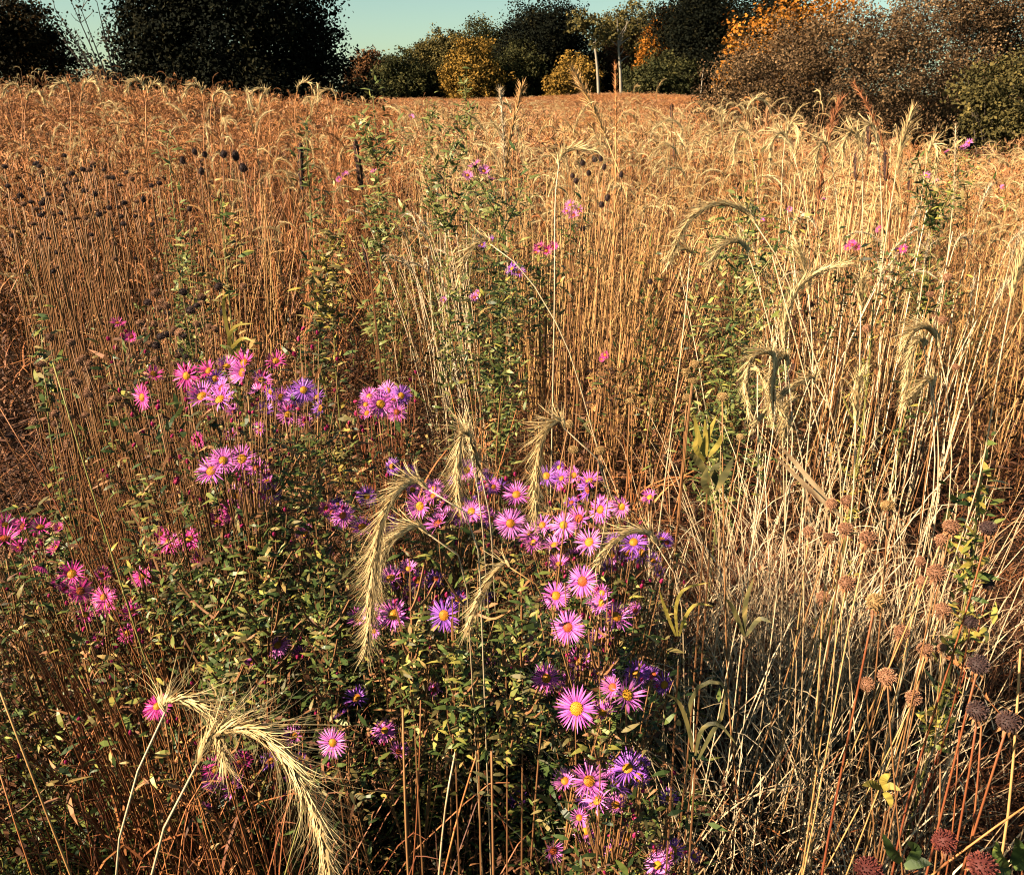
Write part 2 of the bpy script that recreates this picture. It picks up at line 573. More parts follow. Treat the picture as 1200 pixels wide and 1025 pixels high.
Z1 = zt(262, D1)
lb = [lob_px(268, 262, 40, D1, 100, 66, z0=Z1), lob_px(195, 262, 45, D1, 48, 45, z0=Z1), lob_px(345, 262, 62, D1, 44, 42, z0=Z1), lob_px(262, 262, -35, D1, 85, 45, z0=Z1),
      lob_px(170, 262, 85, D1, 34, 24, z0=Z1), lob_px(375, 262, 85, D1, 26, 24, z0=Z1), lob_px(330, 262, 10, D1, 48, 40, z0=Z1), lob_px(190, 262, 5, D1, 44, 34, z0=Z1), lob_px(262, 262, 92, D1, 110, 25, z0=Z1)]
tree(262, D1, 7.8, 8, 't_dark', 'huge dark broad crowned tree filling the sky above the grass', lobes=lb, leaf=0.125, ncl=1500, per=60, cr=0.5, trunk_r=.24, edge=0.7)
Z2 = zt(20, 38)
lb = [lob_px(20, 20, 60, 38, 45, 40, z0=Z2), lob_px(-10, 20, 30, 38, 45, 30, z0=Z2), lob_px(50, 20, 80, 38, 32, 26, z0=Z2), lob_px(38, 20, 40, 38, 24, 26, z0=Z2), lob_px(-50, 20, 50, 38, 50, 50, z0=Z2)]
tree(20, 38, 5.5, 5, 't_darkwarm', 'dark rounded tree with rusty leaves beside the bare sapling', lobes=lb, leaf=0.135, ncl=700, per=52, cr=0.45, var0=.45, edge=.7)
# low dark shrubs at the foot of the big trees
for i, (px_, wpx, hpx, lab) in enumerate([(112, 70, 40, 'low dark shrub filling the gap below the bare sapling'), (408, 46, 45, 'small dark shrub at the outer foot of the huge dark tree'), (300, 80, 36, 'dark thicket shrub under the middle of the huge dark tree')]):
    zz = zt(px_, 33)
    hh = hpx * 33 / FPX * 1.25
    ww = wpx * 33 / FPX
    lb = [(0, 0, hh * .45, ww * .5, ww * .4, hh * .45), (ww * .2, 0, hh * .7, ww * .3, ww * .3, hh * .3), (-ww * .25, 0, hh * .6, ww * .28, ww * .3, hh * .3)]
    tree(px_, 33 - i * .6, hh, ww, 't_dark', lab, 'shrub', 'shrub', lobes=lb, leaf=.12, ncl=200, per=44, cr=.4, multi=3, trunk_r=.06)


# bare sapling between the dark trees
def sapling():
    px_, dist = 122, 30.0
    z = zt(px_, dist)
    x = (px_ - 600) / FPX * dist * KX
    t = thing('sapling', (x, dist, z), 'bare thin sapling with a few last leaves against pale sky', 'tree')
    mb = MB()
    s = dist / FPX
    tips = []
    for (ax, ay) in [(-34, 118), (-22, 124), (-8, 116), (8, 100), (-40, 88), (-28, 98), (2, 125), (-16, 84)]:
        e = np.array([ax * s, rng.uniform(-.4, .4), ay * s * 1.0 + 0.15])
        p = crom([(0.35 + rng.uniform(-.1, .1), 0, -.05), (e * .45) + [0.25, 0, .1], e], 8)
        mb.tube(p, np.linspace(.045, .014, 8), 4, .3)
        for _ in range(7):
            b = p[rng.integers(3, 8)]
            q = b + np.array([rng.uniform(-.45, .35), rng.uniform(-.3, .3), rng.uniform(0.05, .5)])
            mb.tube(crom([b, (b + q) / 2 + rng.normal(size=3) * .03, q], 4), [.013, .012, .010, .007], 3, .3)
            tips.append(q)
            tips.append((b + q) / 2)
    link('trunk', mb.mesh('trunk', M['bark']), t)
    tips = np.array(tips)
    P = np.repeat(tips, 3, 0) + rng.normal(size=(len(tips) * 3, 3)) * .09
    k = len(P)
    n = nrm(rng.normal(size=(k, 3)))
    a = nrm(np.cross(n, rng.normal(size=(k, 3))))
    m2 = MB()
    s_ = rng.uniform(.05, .13, k)
    m2.quads(P, a, np.cross(n, a), s_ * .5, s_ * .33, rng.random(k) * .6)
    link('crown', m2.mesh('crown', M['t_darkwarm']), t)


sapling()

# the far wood edge, tree by tree: (px, dist, top py, width px, material, label)
FAR = [
    (432, 118, 66, 52, 't_rust', 'small rust brown tree at the low end of the far wood'),
    (468, 112, 70, 62, 't_green', 'small green tree with pale olive flank in far wood'),
    (500, 124, 58, 50, 't_olive', 'pale olive tree beside the small green one in far wood'),
    (526, 116, 46, 66, 't_olive', 'straw coloured tree towering behind the golden rounded one'),
    (556, 108, 55, 64, 't_gold', 'golden yellow rounded tree standing at the far field edge'),
    (568, 126, 36, 80, 't_green', 'dark green tree rising behind the golden rounded one'),
    (610, 112, 62, 60, 't_green', 'green bushy tree low beside the golden rounded one'),
    (644, 118, 14, 118, 't_dark', 'very dark broad oak in the middle of the far wood'),
    (672, 104, 76, 58, 't_gold', 'low golden shrubby tree before the dark oak and white trunk'),
    (712, 122, 62, 50, 't_rust', 'reddish young tree between the two pale dead trunks'),
    (742, 124, 8, 66, 't_olive', 'tall light green tree beside the broken pale snag'),
    (774, 112, 24, 58, 't_orange', 'bright orange tree leaning on the light green tall one'),
    (800, 116, 10, 70, 't_olive', 'pale green crown peeping above the orange leaning tree'),
    (778, 100, 78, 84, 't_green', 'dark green leafy thicket tree at the orange field rim'),
    (838, 106, -6, 124, 't_dark', 'tall black green tree behind the orange crowned one'),
    (905, 100, -4, 90, 't_dark', 'dark tree top showing just over the orange crown'),
]
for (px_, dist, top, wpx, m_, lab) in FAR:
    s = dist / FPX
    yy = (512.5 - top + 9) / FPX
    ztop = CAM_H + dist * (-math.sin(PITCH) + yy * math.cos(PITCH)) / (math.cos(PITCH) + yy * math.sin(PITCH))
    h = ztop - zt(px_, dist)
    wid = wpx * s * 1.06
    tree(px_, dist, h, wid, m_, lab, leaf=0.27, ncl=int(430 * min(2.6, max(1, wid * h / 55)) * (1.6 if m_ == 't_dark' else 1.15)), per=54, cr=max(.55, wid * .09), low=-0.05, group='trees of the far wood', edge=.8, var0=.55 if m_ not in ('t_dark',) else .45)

# pale dead snags
for (px_, dist, top, bot, lean, lab, hascr) in [(703, 88, 20, 112, -10, 'white bare trunk carrying a small tuft of leaves at its top', True), (729, 88, 34, 112, -7, 'broken pale dead snag with splintered twigs beside the light green tree', False), (822, 60, 80, 118, 1, 'short grey dead stem standing beside the brown olive shrub', False)]:
    s = dist / FPX
    yy = (512.5 - top) / FPX
    ztop = CAM_H + dist * (-math.sin(PITCH) + yy * math.cos(PITCH)) / (math.cos(PITCH) + yy * math.sin(PITCH))
    x = (px_ - 600) / FPX * dist * KX
    z = zt(px_, dist)
    h = ztop - z
    t = thing('dead_tree', (x, dist, z), lab, 'tree')
    mb = MB()
    r_ = .16 if dist > 80 else .05
    p = crom([(0, 0, -.2), (lean * s * .3, 0, h * .4), (lean * s * .7, .1, h * .7), (lean * s, 0, h * (.86 if hascr else 1))], 9)
    mb.tube(p, np.linspace(r_, r_ * .4, 9), 7, .6)
    for i in range(9 if dist > 80 else 2):
        b = p[rng.integers(4, 9)]
        e = b + np.array([rng.uniform(-1.3, 1.3), rng.uniform(-.6, .6), rng.uniform(.5, 2.2)]) * (1 if dist > 80 else .12)
        mb.tube(crom([b, (b + e) / 2 + rng.normal(size=3) * .1 * (dist / 103), e], 4), np.linspace(r_ * .45, r_ * .12, 4), 4, .5)
    link('trunk', mb.mesh('trunk', M['barkpale'], True), t)
    if hascr:
        tp = p[-1]
        lb = [(tp[0] - .3, 0, tp[2] + .3, 1.7, 1.5, 1.0), (tp[0] + 1.0, 0, tp[2] - .6, 1.3, 1.2, .9), (tp[0] - 1.2, 0, tp[2] + .6, 1.1, 1.1, .7)]
        link('crown', crown_mesh(lb, 50, 26, .5, .30, M['t_olive']), t)

# large shrubs on the near right (about 17-24 m)
DS = 18.0
Z3 = zt(960, DS)
lb = [lob_px(950, 960, 105, DS, 95, 60, z0=Z3), lob_px(880, 960, 120, DS, 58, 46, z0=Z3), lob_px(900, 960, 78, DS, 44, 32, z0=Z3), lob_px(1000, 960, 60, DS, 60, 42, z0=Z3),
      lob_px(1050, 960, 110, DS, 60, 55, z0=Z3), lob_px(1040, 960, 45, DS, 44, 36, z0=Z3), lob_px(955, 960, 48, DS, 42, 26, z0=Z3), lob_px(846, 960, 140, DS, 36, 36, z0=Z3), lob_px(970, 960, 150, DS, 110, 38, z0=Z3)]
tree(960, DS, 3.3, 5, 't_brown', 'wide brown autumn shrub with silvery leaves at the meadow edge', 'shrub', 'large_shrub', lobes=lb, leaf=0.046, ncl=1500, per=64, cr=.22, trunk_r=.05, multi=6, edge=.72, var0=.55)
Z4 = zt(1130, 19.5)
lb = [lob_px(1125, 1130, 60, 19.5, 60, 52, z0=Z4), lob_px(1180, 1130, 50, 19.5, 55, 48, z0=Z4), lob_px(1100, 1130, 20, 19.5, 50, 34, z0=Z4), lob_px(1160, 1130, 10, 19.5, 56, 32, z0=Z4), lob_px(1215, 1130, 90, 19.5, 50, 60, z0=Z4), lob_px(1240, 1130, 30, 19.5, 60, 60, z0=Z4), lob_px(1150, 1130, 120, 19.5, 60, 40, z0=Z4), lob_px(1100, 1130, 140, 19.5, 60, 40, z0=Z4), lob_px(1210, 1130, 150, 19.5, 60, 40, z0=Z4)]
tree(1130, 19.5, 3.6, 5, 't_brown', 'tall brown and rust shrub crowding behind the wide autumn shrub', 'shrub', 'large_shrub', lobes=lb, leaf=0.048, ncl=1500, per=62, cr=.23, trunk_r=.06, multi=6, edge=.72, var0=.47)
Z5 = zt(1180, 16)
lb = [lob_px(1175, 1180, 140, 16, 38, 34, z0=Z5), lob_px(1150, 1180, 105, 16, 30, 20, z0=Z5), lob_px(1205, 1180, 110, 16, 40, 40, z0=Z5)]
tree(1180, 16, 2.2, 2, 't_olive', 'low yellowing shrub tucked in front of the tall rust shrub', 'shrub', 'large_shrub', lobes=lb, leaf=0.06, ncl=260, per=44, cr=.2, trunk_r=.04, multi=4, edge=.7, var0=.45)
# orange crowned tree behind the shrub
lb_d = 46.0
Z6 = zt(925, lb_d)
lb = [lob_px(925, 925, 28, lb_d, 46, 24, z0=Z6), lob_px(885, 925, 52, lb_d, 30, 30, z0=Z6), lob_px(965, 925, 22, lb_d, 32, 20, z0=Z6), lob_px(905, 925, 85, lb_d, 46, 40, z0=Z6), lob_px(870, 925, 75, lb_d, 20, 22, z0=Z6)]
tree(925, lb_d, 5.6, 6, 't_orange', 'vivid orange crowned tree rising behind the wide brown shrub', lobes=lb, leaf=.17, ncl=240, per=34, cr=.42, trunk_r=.14, edge=.78)


# ------------------------------------------------------------------ grass building blocks
def nod_path(base, az, H, lean, hl, nod, ns=6, nh=8, wob=0.01):
    base = np.asarray(base, float)
    hz = np.array([math.cos(az), math.sin(az), 0])
    st = [base]
    for i in range(ns - 1):
        th = lean * (0.35 + 0.65 * (i + 1) / (ns - 1))
        st.append(st[-1] + (hz * math.sin(th) + np.array([0, 0, math.cos(th)])) * H / (ns - 1) + rng.normal(size=3) * wob * 0.4)
    hd = [st[-1]]
    for i in range(nh - 1):
        th = lean + (nod - lean) * min(1, ((i + 1) / (nh - 1)) ** 0.8)
        hd.append(hd[-1] + (hz * math.sin(th) + np.array([0, 0, math.cos(th)])) * hl / (nh - 1))
    return np.array(st), np.array(hd)


def blade(mb, base, az, L_, wd, lean0=0.2, lean1=1.9, n=6, var=.5, mi=0, twist=0.0):
    hz = np.array([math.cos(az), math.sin(az), 0])
    p = [np.asarray(base, float)]
    for i in range(n - 1):
        th = lean0 + (lean1 - lean0) * ((i + .5) / (n - 1)) ** 1.3
        p.append(p[-1] + (hz * math.sin(th) + np.array([0, 0, math.cos(th)])) * L_ / (n - 1))
    p = np.array(p)
    sd = np.array([-math.sin(az + twist), math.cos(az + twist), 0])
    mb.ribbon(p, np.linspace(wd, wd * .25, n) * .5, sd, var, mi)


def rye_spike(mb, hd, awn=0.03, nsp=26, per=3, w_=0.0011, var=.5, mi=0, body=0.0035, curl=0.5, mb_awn=None):
    """bristly spike along path hd"""
    ma = mb_awn or mb
    p = crom(hd, nsp)
    tan = nrm(np.gradient(p, axis=0))
    mb.tube(p, np.linspace(.0014, .0008, nsp), 3, var, mi)
    for i in range(nsp):
        t = tan[i]
        e1 = nrm(np.cross(t, [0.2, 0.3, 0.93]))
        e2 = np.cross(t, e1)
        f = i / (nsp - 1)
        size = (0.65 + 0.5 * math.sin(math.pi * min(1, f * 1.1 + .1)))
        a0 = i * 2.4 + rng.uniform(0, 1)
        for j in range(per):
            a = a0 + j * 6.283 / per
            rd = e1 * math.cos(a) + e2 * math.sin(a)
            d0 = nrm(t * 1.0 + rd * 0.27)
            # husk
            hl = (0.012 if mb_awn is None else 0.016) * size
            q = p[i] + rd * .0012
            sd = nrm(np.cross(d0, rd))
            v_ = np.clip(var + rng.normal() * .15, 0, 1)
            mb.ribbon([q, q + d0 * hl * .45 + rd * .0008, q + d0 * hl], [body * .3, body * .5, 0], sd, v_, mi)
            # awn
            al = awn * size * rng.uniform(.7, 1.25)
            q2 = q + d0 * hl * .8
            b_ = curl * rng.uniform(.3, 1.3)
            sag = np.array([0, 0, -1]) * 0.1
            wob = rng.normal(size=3) * .16
            if mb_awn is None:
                m1 = q2 + (d0 + rd * b_ * .25) * al * .5
                m2 = q2 + (d0 + rd * b_ + sag) * al + wob * al * .4
                ma.ribbon([q2, m1, m2], [w_ * .5, w_ * .42, 0], sd, min(1, v_ + .1), mi)
            else:
                cv = [q2 + (d0 * u + (rd * b_ * .8 + sag + wob) * u ** 2.2) * al for u in (0, .3, .55, .8, 1)]
                ma.ribbon(cv, np.array([.5, .48, .42, .32, 0]) * w_, sd, min(1, v_ + .1), mi)


def simple_spike(mb, hd, awn=0.05, nsp=9, w_=0.003, var=.5, mi=0, body=.009):
    p = crom(hd, nsp)
    tan = nrm(np.gradient(p, axis=0))
    for i in range(nsp - 1):
        t = tan[i]
        for j in range(3):
            rd = nrm(np.cross(t, rdir()))
            d0 = nrm(t + rd * rng.uniform(.2, .6))
            sd = np.cross(d0, rdir())
            mb.ribbon([p[i], p[i] + d0 * awn * .5, p[i] + d0 * awn + rd * awn * .2], [body * .35, body * .3, 0], sd, np.clip(var + rng.normal() * .15, 0, 1), mi)


TPL = bpy.data.collections.new('grass_templates')
TPL_N = {}
tpl_count = 0


def add_tpl(kind, me):
    global tpl_count
    o = bpy.data.objects.new('blades_%03d' % tpl_count, me)
    TPL.objects.link(o)
    TPL_N.setdefault(kind, []).append(tpl_count)
    tpl_count += 1


def tpl_rye(m, n=9, H=(0.95, 1.25), spread=.09, detail=True, rad=.0016):
    mb = MB()
    for i in range(n):
        a = rng.uniform(0, 6.28)
        b = np.array([math.cos(a), math.sin(a), 0]) * rng.uniform(0, spread)
        az = a + rng.normal() * .8
        h = rng.uniform(*H)
        st, hd = nod_path(b, az, h, rng.uniform(.03, .25), rng.uniform(.12, .17), rng.uniform(1.2, 2.9), 6, 8, .035)
        v_ = rng.uniform(.35, .85)
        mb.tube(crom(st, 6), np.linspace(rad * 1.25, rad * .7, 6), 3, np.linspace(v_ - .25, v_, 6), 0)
        if detail:
            rye_spike(mb, hd, .026, 18, 3, .0015, rng.uniform(.4, .7), 1, .0042, .35)
        else:
            simple_spike(mb, hd, .05, 9, .004, rng.uniform(.4, .7), 1)
        for _ in range(2):
            k = rng.uniform(.15, .7)
            blade(mb, st[0] + (st[-1] - st[0]) * k, rng.uniform(0, 6.28), rng.uniform(.12, .28), rng.uniform(.004, .008), .3, rng.uniform(1.5, 3.0), 6, rng.uniform(.2, .8), 0)
    return mb.mesh('tuft', [m, M['ryehead'] if m != M['orange'] else m])


def tpl_straw(m, n=17, H=(0.7, 1.1), spread=.12, lean=.36, rad=.0019, blades=24):
    mb = MB()
    for i in range(n):
        a = rng.uniform(0, 6.28)
        b = np.array([math.cos(a), math.sin(a), 0]) * rng.uniform(0, spread)
        h = rng.uniform(*H)
        az = a + rng.normal() * .6
        l = abs(rng.normal()) * lean
        st, hd = nod_path(b, az, h, l, .05, l + .4, 5, 3, .045)
        v_ = rng.uniform(.25, .9)
        if rng.random() < .28:                           # snapped stem, top fallen over
            k = rng.integers(2, 4)
            dn = nrm(np.array([rng.normal(), rng.normal(), rng.uniform(-.7, .35)]))
            for q in range(k + 1, 5):
                st[q] = st[q - 1] + dn * h / 5
            hd = hd - hd[0] + st[-1]
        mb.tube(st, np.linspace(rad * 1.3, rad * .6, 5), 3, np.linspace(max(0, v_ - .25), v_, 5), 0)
        if rng.random() < .35:
            simple_spike(mb, np.vstack([st[-2] * .4 + st[-1] * .6, hd]), .025, 8, .002, v_, 0, .005)
    for i in range(blades):
        a = rng.uniform(0, 6.28)
        b = np.array([math.cos(a), math.sin(a), 0]) * rng.uniform(0, spread)
        b[2] = rng.uniform(0.1, H[0] * 1.05)
        blade(mb, b, a + rng.normal(), rng.uniform(.08, .34), rng.uniform(.004, .010), rng.uniform(.1, .8), rng.uniform(.8, 3.4), 6, rng.uniform(.1, .8), 0)
    return mb.mesh('tuft', [m])


def tpl_forb(m, mleaf, H=(.6, .95), n=2, leaves=60, ll=(.012, .03), lw=.32, rad=.0018, heads=None):
    mb = MB()
    for i in range(n):
        a = rng.uniform(0, 6.28)
        b = np.array([math.cos(a), math.sin(a), 0]) * rng.uniform(0, .1)
        h = rng.uniform(*H)
        st, _ = nod_path(b, a, h, abs(rng.normal()) * .15, .05, .3, 6, 3)
        st = crom(st, 8)
        mb.tube(st, np.linspace(rad * 1.4, rad * .6, 8), 3, rng.uniform(.2, .7), 0)
        tips = [st[-1]]
        for _ in range(6):
            k = rng.integers(3, 7)
            d = nrm(np.array([rng.normal(), rng.normal(), 1.3]))
            e = st[k] + d * rng.uniform(.06, .2)
            mb.tube([st[k], (st[k] + e) / 2 + [0, 0, -.01], e], [rad * .8, rad * .6, rad * .4], 3, rng.uniform(.2, .7), 0)
            tips.append(e)
        k = leaves // n
        f = rng.uniform(.38, 1, k)
        idx = f * 7
        i0 = np.minimum(idx.astype(int), 6)
        bp = st[i0] * (1 - (idx - i0))[:, None] + st[np.minimum(i0 + 1, 7)] * (idx - i0)[:, None]
        d = nrm(np.stack([rng.normal(size=k), rng.normal(size=k), rng.uniform(-.4, .9, k)], 1))
        bp = bp + d * rng.uniform(0, .09, k)[:, None]
        L_ = rng.uniform(ll[0], ll[1], k)
        dr = rng.uniform(.3, 1.3, k) if mleaf == M['dryleaf'] else rng.uniform(-.1, .6, k)
        mb.leaves(bp, d, nrm(np.array([0, 0, 1.0]) + rng.normal(size=(k, 3)) * .5), L_, L_ * lw, rng.random(k), dr, 1)
        if heads:
            for tp in tips:
                kk = 10
                dd = nrm(rng.normal(size=(kk, 3)))
                mb.leaves(np.repeat(tp[None], kk, 0), dd, nrm(rng.normal(size=(kk, 3))), .012, .006, rng.random(kk), 0, 2)
    return mb.mesh('tuft', [m, mleaf] + ([heads] if heads else []))


def tpl_litter(m, n=40, L_=(.12, .4), spread=.2):
    mb = MB()
    for i in range(n):
        a = rng.uniform(0, 6.28)
        b = np.array([rng.normal() * spread * .6, rng.normal() * spread * .6, rng.uniform(0, .06)])
        if rng.random() < .5:
            blade(mb, b, a, rng.uniform(*L_), rng.uniform(.003, .006), rng.uniform(.2, 1.2), rng.uniform(1.3, 2.2), 5, rng.random(), 0)
        else:
            d = nrm([rng.normal(), rng.normal(), abs(rng.normal()) * .8 + .1])
            e = b + d * rng.uniform(*L_) * 1.3
            mb.tube([b, (b + e) / 2 + rng.normal(size=3) * .01, e], [.0016, .0014, .001], 3, rng.random(), 0)
    return mb.mesh('tuft', [m])


def tpl_far(m, n=70, wid=.8, H=(.7, 1.0)):
    mb = MB()
    for i in range(n):
        b = np.array([rng.uniform(-wid, wid) * .6, rng.uniform(-wid, wid) * .6, 0])
        az = rng.uniform(0, 6.28)
        h = rng.uniform(*H)
        l = abs(rng.normal()) * .2
        hz = np.array([math.cos(az), math.sin(az), 0])
        top = b + hz * h * math.sin(l) + [0, 0, h * math.cos(l)]
        v_ = rng.uniform(.3, .9)
        sd = np.array([-math.sin(az), math.cos(az), 0]) if rng.random() < .3 else np.array([1, rng.normal() * .4, 0])
        mb.ribbon([b, (b + top) / 2, top], [.005, .0045, 0], sd, v_, 0)
        st, hd = nod_path(top, az, .01, l, rng.uniform(.1, .2), rng.uniform(.6, 2.6), 2, 5)
        simple_spike(mb, hd, .06, 7, .006, v_, 0, .010)
    return mb.mesh('tuft', [m])


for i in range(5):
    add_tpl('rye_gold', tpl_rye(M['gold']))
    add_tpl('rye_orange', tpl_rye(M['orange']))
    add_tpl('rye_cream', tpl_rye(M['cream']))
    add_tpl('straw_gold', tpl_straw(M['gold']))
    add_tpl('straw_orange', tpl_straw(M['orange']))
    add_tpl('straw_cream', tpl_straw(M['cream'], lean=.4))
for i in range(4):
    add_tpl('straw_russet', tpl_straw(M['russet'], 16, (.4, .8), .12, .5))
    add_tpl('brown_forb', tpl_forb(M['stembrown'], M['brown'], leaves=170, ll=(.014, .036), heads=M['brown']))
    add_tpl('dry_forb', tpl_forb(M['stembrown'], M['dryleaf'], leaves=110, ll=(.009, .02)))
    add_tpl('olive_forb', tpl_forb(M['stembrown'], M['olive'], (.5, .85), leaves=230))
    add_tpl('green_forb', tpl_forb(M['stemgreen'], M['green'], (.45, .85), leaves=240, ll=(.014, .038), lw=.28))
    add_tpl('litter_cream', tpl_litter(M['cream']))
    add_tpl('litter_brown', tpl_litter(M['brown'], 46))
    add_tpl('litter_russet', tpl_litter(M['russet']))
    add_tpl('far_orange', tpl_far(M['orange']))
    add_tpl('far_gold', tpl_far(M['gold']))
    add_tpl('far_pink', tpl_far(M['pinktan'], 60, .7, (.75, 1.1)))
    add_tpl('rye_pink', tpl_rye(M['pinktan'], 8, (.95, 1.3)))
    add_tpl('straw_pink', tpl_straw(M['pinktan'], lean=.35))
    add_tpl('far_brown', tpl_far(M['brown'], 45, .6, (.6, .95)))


def scatter(name, label, cat, pts, kinds, rotz, tilt, scl):
    """one meadow mass: instances of the tuft templates on points"""
    me = bpy.data.meshes.new(name)
    me.from_pydata(np.asarray(pts).tolist(), [], [])
    n = len(pts)
    a = me.attributes.new('idx', 'INT', 'POINT')
    a.data.foreach_set('value', np.array([random.choice(TPL_N[k]) for k in kinds], np.int32))
    a = me.attributes.new('rot', 'FLOAT_VECTOR', 'POINT')
    a.data.foreach_set('vector', np.stack([tilt[:, 0], tilt[:, 1], rotz], 1).astype(np.float32).ravel())
    a = me.attributes.new('scl', 'FLOAT_VECTOR', 'POINT')
    a.data.foreach_set('vector', np.asarray(scl, np.float32).ravel())
    o = link(name, me, kind='stuff')
    o['label'] = label
    o['category'] = cat
    g = bpy.data.node_groups.new(name, 'GeometryNodeTree')
    g.interface.new_socket('Geometry', in_out='INPUT', socket_type='NodeSocketGeometry')
    g.interface.new_socket('Geometry', in_out='OUTPUT', socket_type='NodeSocketGeometry')
    N, L = g.nodes, g.links
    gi, go = N.new('NodeGroupInput'), N.new('NodeGroupOutput')
    ip = N.new('GeometryNodeInstanceOnPoints')
    ci = N.new('GeometryNodeCollectionInfo')
    ci.inputs['Collection'].default_value = TPL
    ci.inputs['Separate Children'].default_value = True
    ci.inputs['Reset Children'].default_value = True
    ip.inputs['Pick Instance'].default_value = True

    def na(nm, ty):
        x = N.new('GeometryNodeInputNamedAttribute')
        x.data_type = ty
        x.inputs['Name'].default_value = nm
        return [s for s in x.outputs if s.enabled and s.name == 'Attribute'][0]
    e2r = N.new('FunctionNodeEulerToRotation')
    L.new(gi.outputs[0], ip.inputs['Points'])
    L.new(ci.outputs[0], ip.inputs['Instance'])
    L.new(na('idx', 'INT'), ip.inputs['Instance Index'])
    L.new(na('rot', 'FLOAT_VECTOR'), e2r.inputs[0])
    L.new(e2r.outputs[0], ip.inputs['Rotation'])
    L.new(na('scl', 'FLOAT_VECTOR'), ip.inputs['Scale'])
    L.new(ip.outputs[0], go.inputs[0])
    md = o.modifiers.new('scatter', 'NODES')
    md.node_group = g
    return o


def wedge(n, r0, r1, half):
    """points in a fan about the view axis, even per area"""
    r = np.sqrt(rng.uniform(r0 * r0, r1 * r1, n))
    a = rng.uniform(-half, half, n)
    return np.stack([r * np.sin(a), r * np.cos(a)], 1)


def noise2(x, y, s, seed=0):
    return 0.5 + 0.25 * (np.sin(x * s + seed) * np.cos(y * s * 1.3 + seed * 2.1) + np.sin((x + y) * s * .7 + seed * .7) + .5 * np.sin((x - y) * s * 1.9 + seed)) / 1.25 * 1.2


# ---- the meadow beyond the flowers
def near_field():
    P = wedge(1800, 1.25, 9.0, R(48))
    x, y = P[:, 0], P[:, 1]
    az = x / np.maximum(y, .1)
    keep = np.ones(len(P), bool)
    # the aster thicket and the lodged straw have their own plants
    keep &= ~((y < 1.75) & (x > -1.05) & (x < 0.42))
    keep &= ~((y < 2.6) & (x >= 0.42))
    keep &= ~((y < 1.5))
    gap = noise2(x, y, 4.3, 1.7) + .25 * rng.normal(size=len(P))
    keep &= ~((gap < .47) & (y < 5.0))
    keep &= ~((rng.random(len(P)) < .3) & (y < 3.6))
    keep &= ~((az > .46) & (y < 3.3))
    P = P[keep]
    x, y = P[:, 0], P[:, 1]
    az = x / y
    kinds, scl, tilt = [], [], []
    hn = noise2(x, y, 1.6, 4.1)
    for i in range(len(P)):
        r = rng.random()
        left = az[i] < -.12
        if y[i] < 3.4:
            if left:
                k = 'straw_orange' if r < .14 else 'straw_pink' if r < .26 else 'dry_forb' if r < .40 else 'brown_forb' if r < .70 else 'olive_forb' if r < .82 else 'straw_gold' if r < .93 else 'rye_orange'
            elif az[i] < .16:
                k = 'straw_gold' if r < .28 else 'straw_pink' if r < .42 else 'straw_cream' if r < .54 else 'brown_forb' if r < .74 else 'olive_forb' if r < .84 else 'rye_gold' if r < .92 else 'straw_orange'
            else:
                k = 'straw_gold' if r < .16 else 'brown_forb' if r < .46 else 'olive_forb' if r < .60 else 'straw_cream' if r < .74 else 'rye_cream' if r < .80 else 'dry_forb' if r < .92 else 'straw_russet'
        else:
            if left:
                k = 'straw_orange' if r < .20 else 'rye_orange' if r < .42 else 'rye_pink' if r < .48 else 'straw_pink' if r < .54 else 'brown_forb' if r < .80 else 'straw_gold' if r < .86 else 'rye_gold' if r < .93 else 'dry_forb'
            else:
                k = 'straw_gold' if r < .22 else 'rye_gold' if r < .40 else 'straw_pink' if r < .54 else 'rye_pink' if r < .68 else 'rye_orange' if r < .76 else 'brown_forb' if r < .90 else 'olive_forb'
        px_ = 600 + az[i] * FPX * .96
        zone = sum(a_ * math.exp(-((px_ - c_) / w_) ** 2) for c_, w_, a_ in ((205, 45, .8), (370, 40, .7), (445, 45, .9), (580, 55, .9), (860, 60, .8), (1090, 60, .7), (80, 60, .35)))
        if y[i] < 5.5 and rng.random() < zone * .6:
            k = 'green_forb' if rng.random() < .5 else 'olive_forb'
        kinds.append(k)
        s = rng.uniform(.85, 1.15)
        hz = (.70 + .42 * float(sstep(1.5, 4.2, y[i]))) * rng.uniform(.72, 1.12) * (.82 + .36 * hn[i])
        if k.startswith('rye'):
            hz *= .95
        if 'forb' in k:
            hz *= 1.15
        if az[i] > .3 and y[i] > 6:
            hz *= .9
        scl.append((s, s, hz))
    n = len(P)
    tilt = rng.normal(size=(n, 2)) * .17
    rot = rng.uniform(0, 6.28, n)
    pts = np.stack([x, y, terrain(x, y)], 1)
    scatter('dry_meadow_grass', 'dry golden and rusty meadow grass standing dense beyond the flowers', 'grass', pts, kinds, rot, tilt, np.array(scl))


near_field()


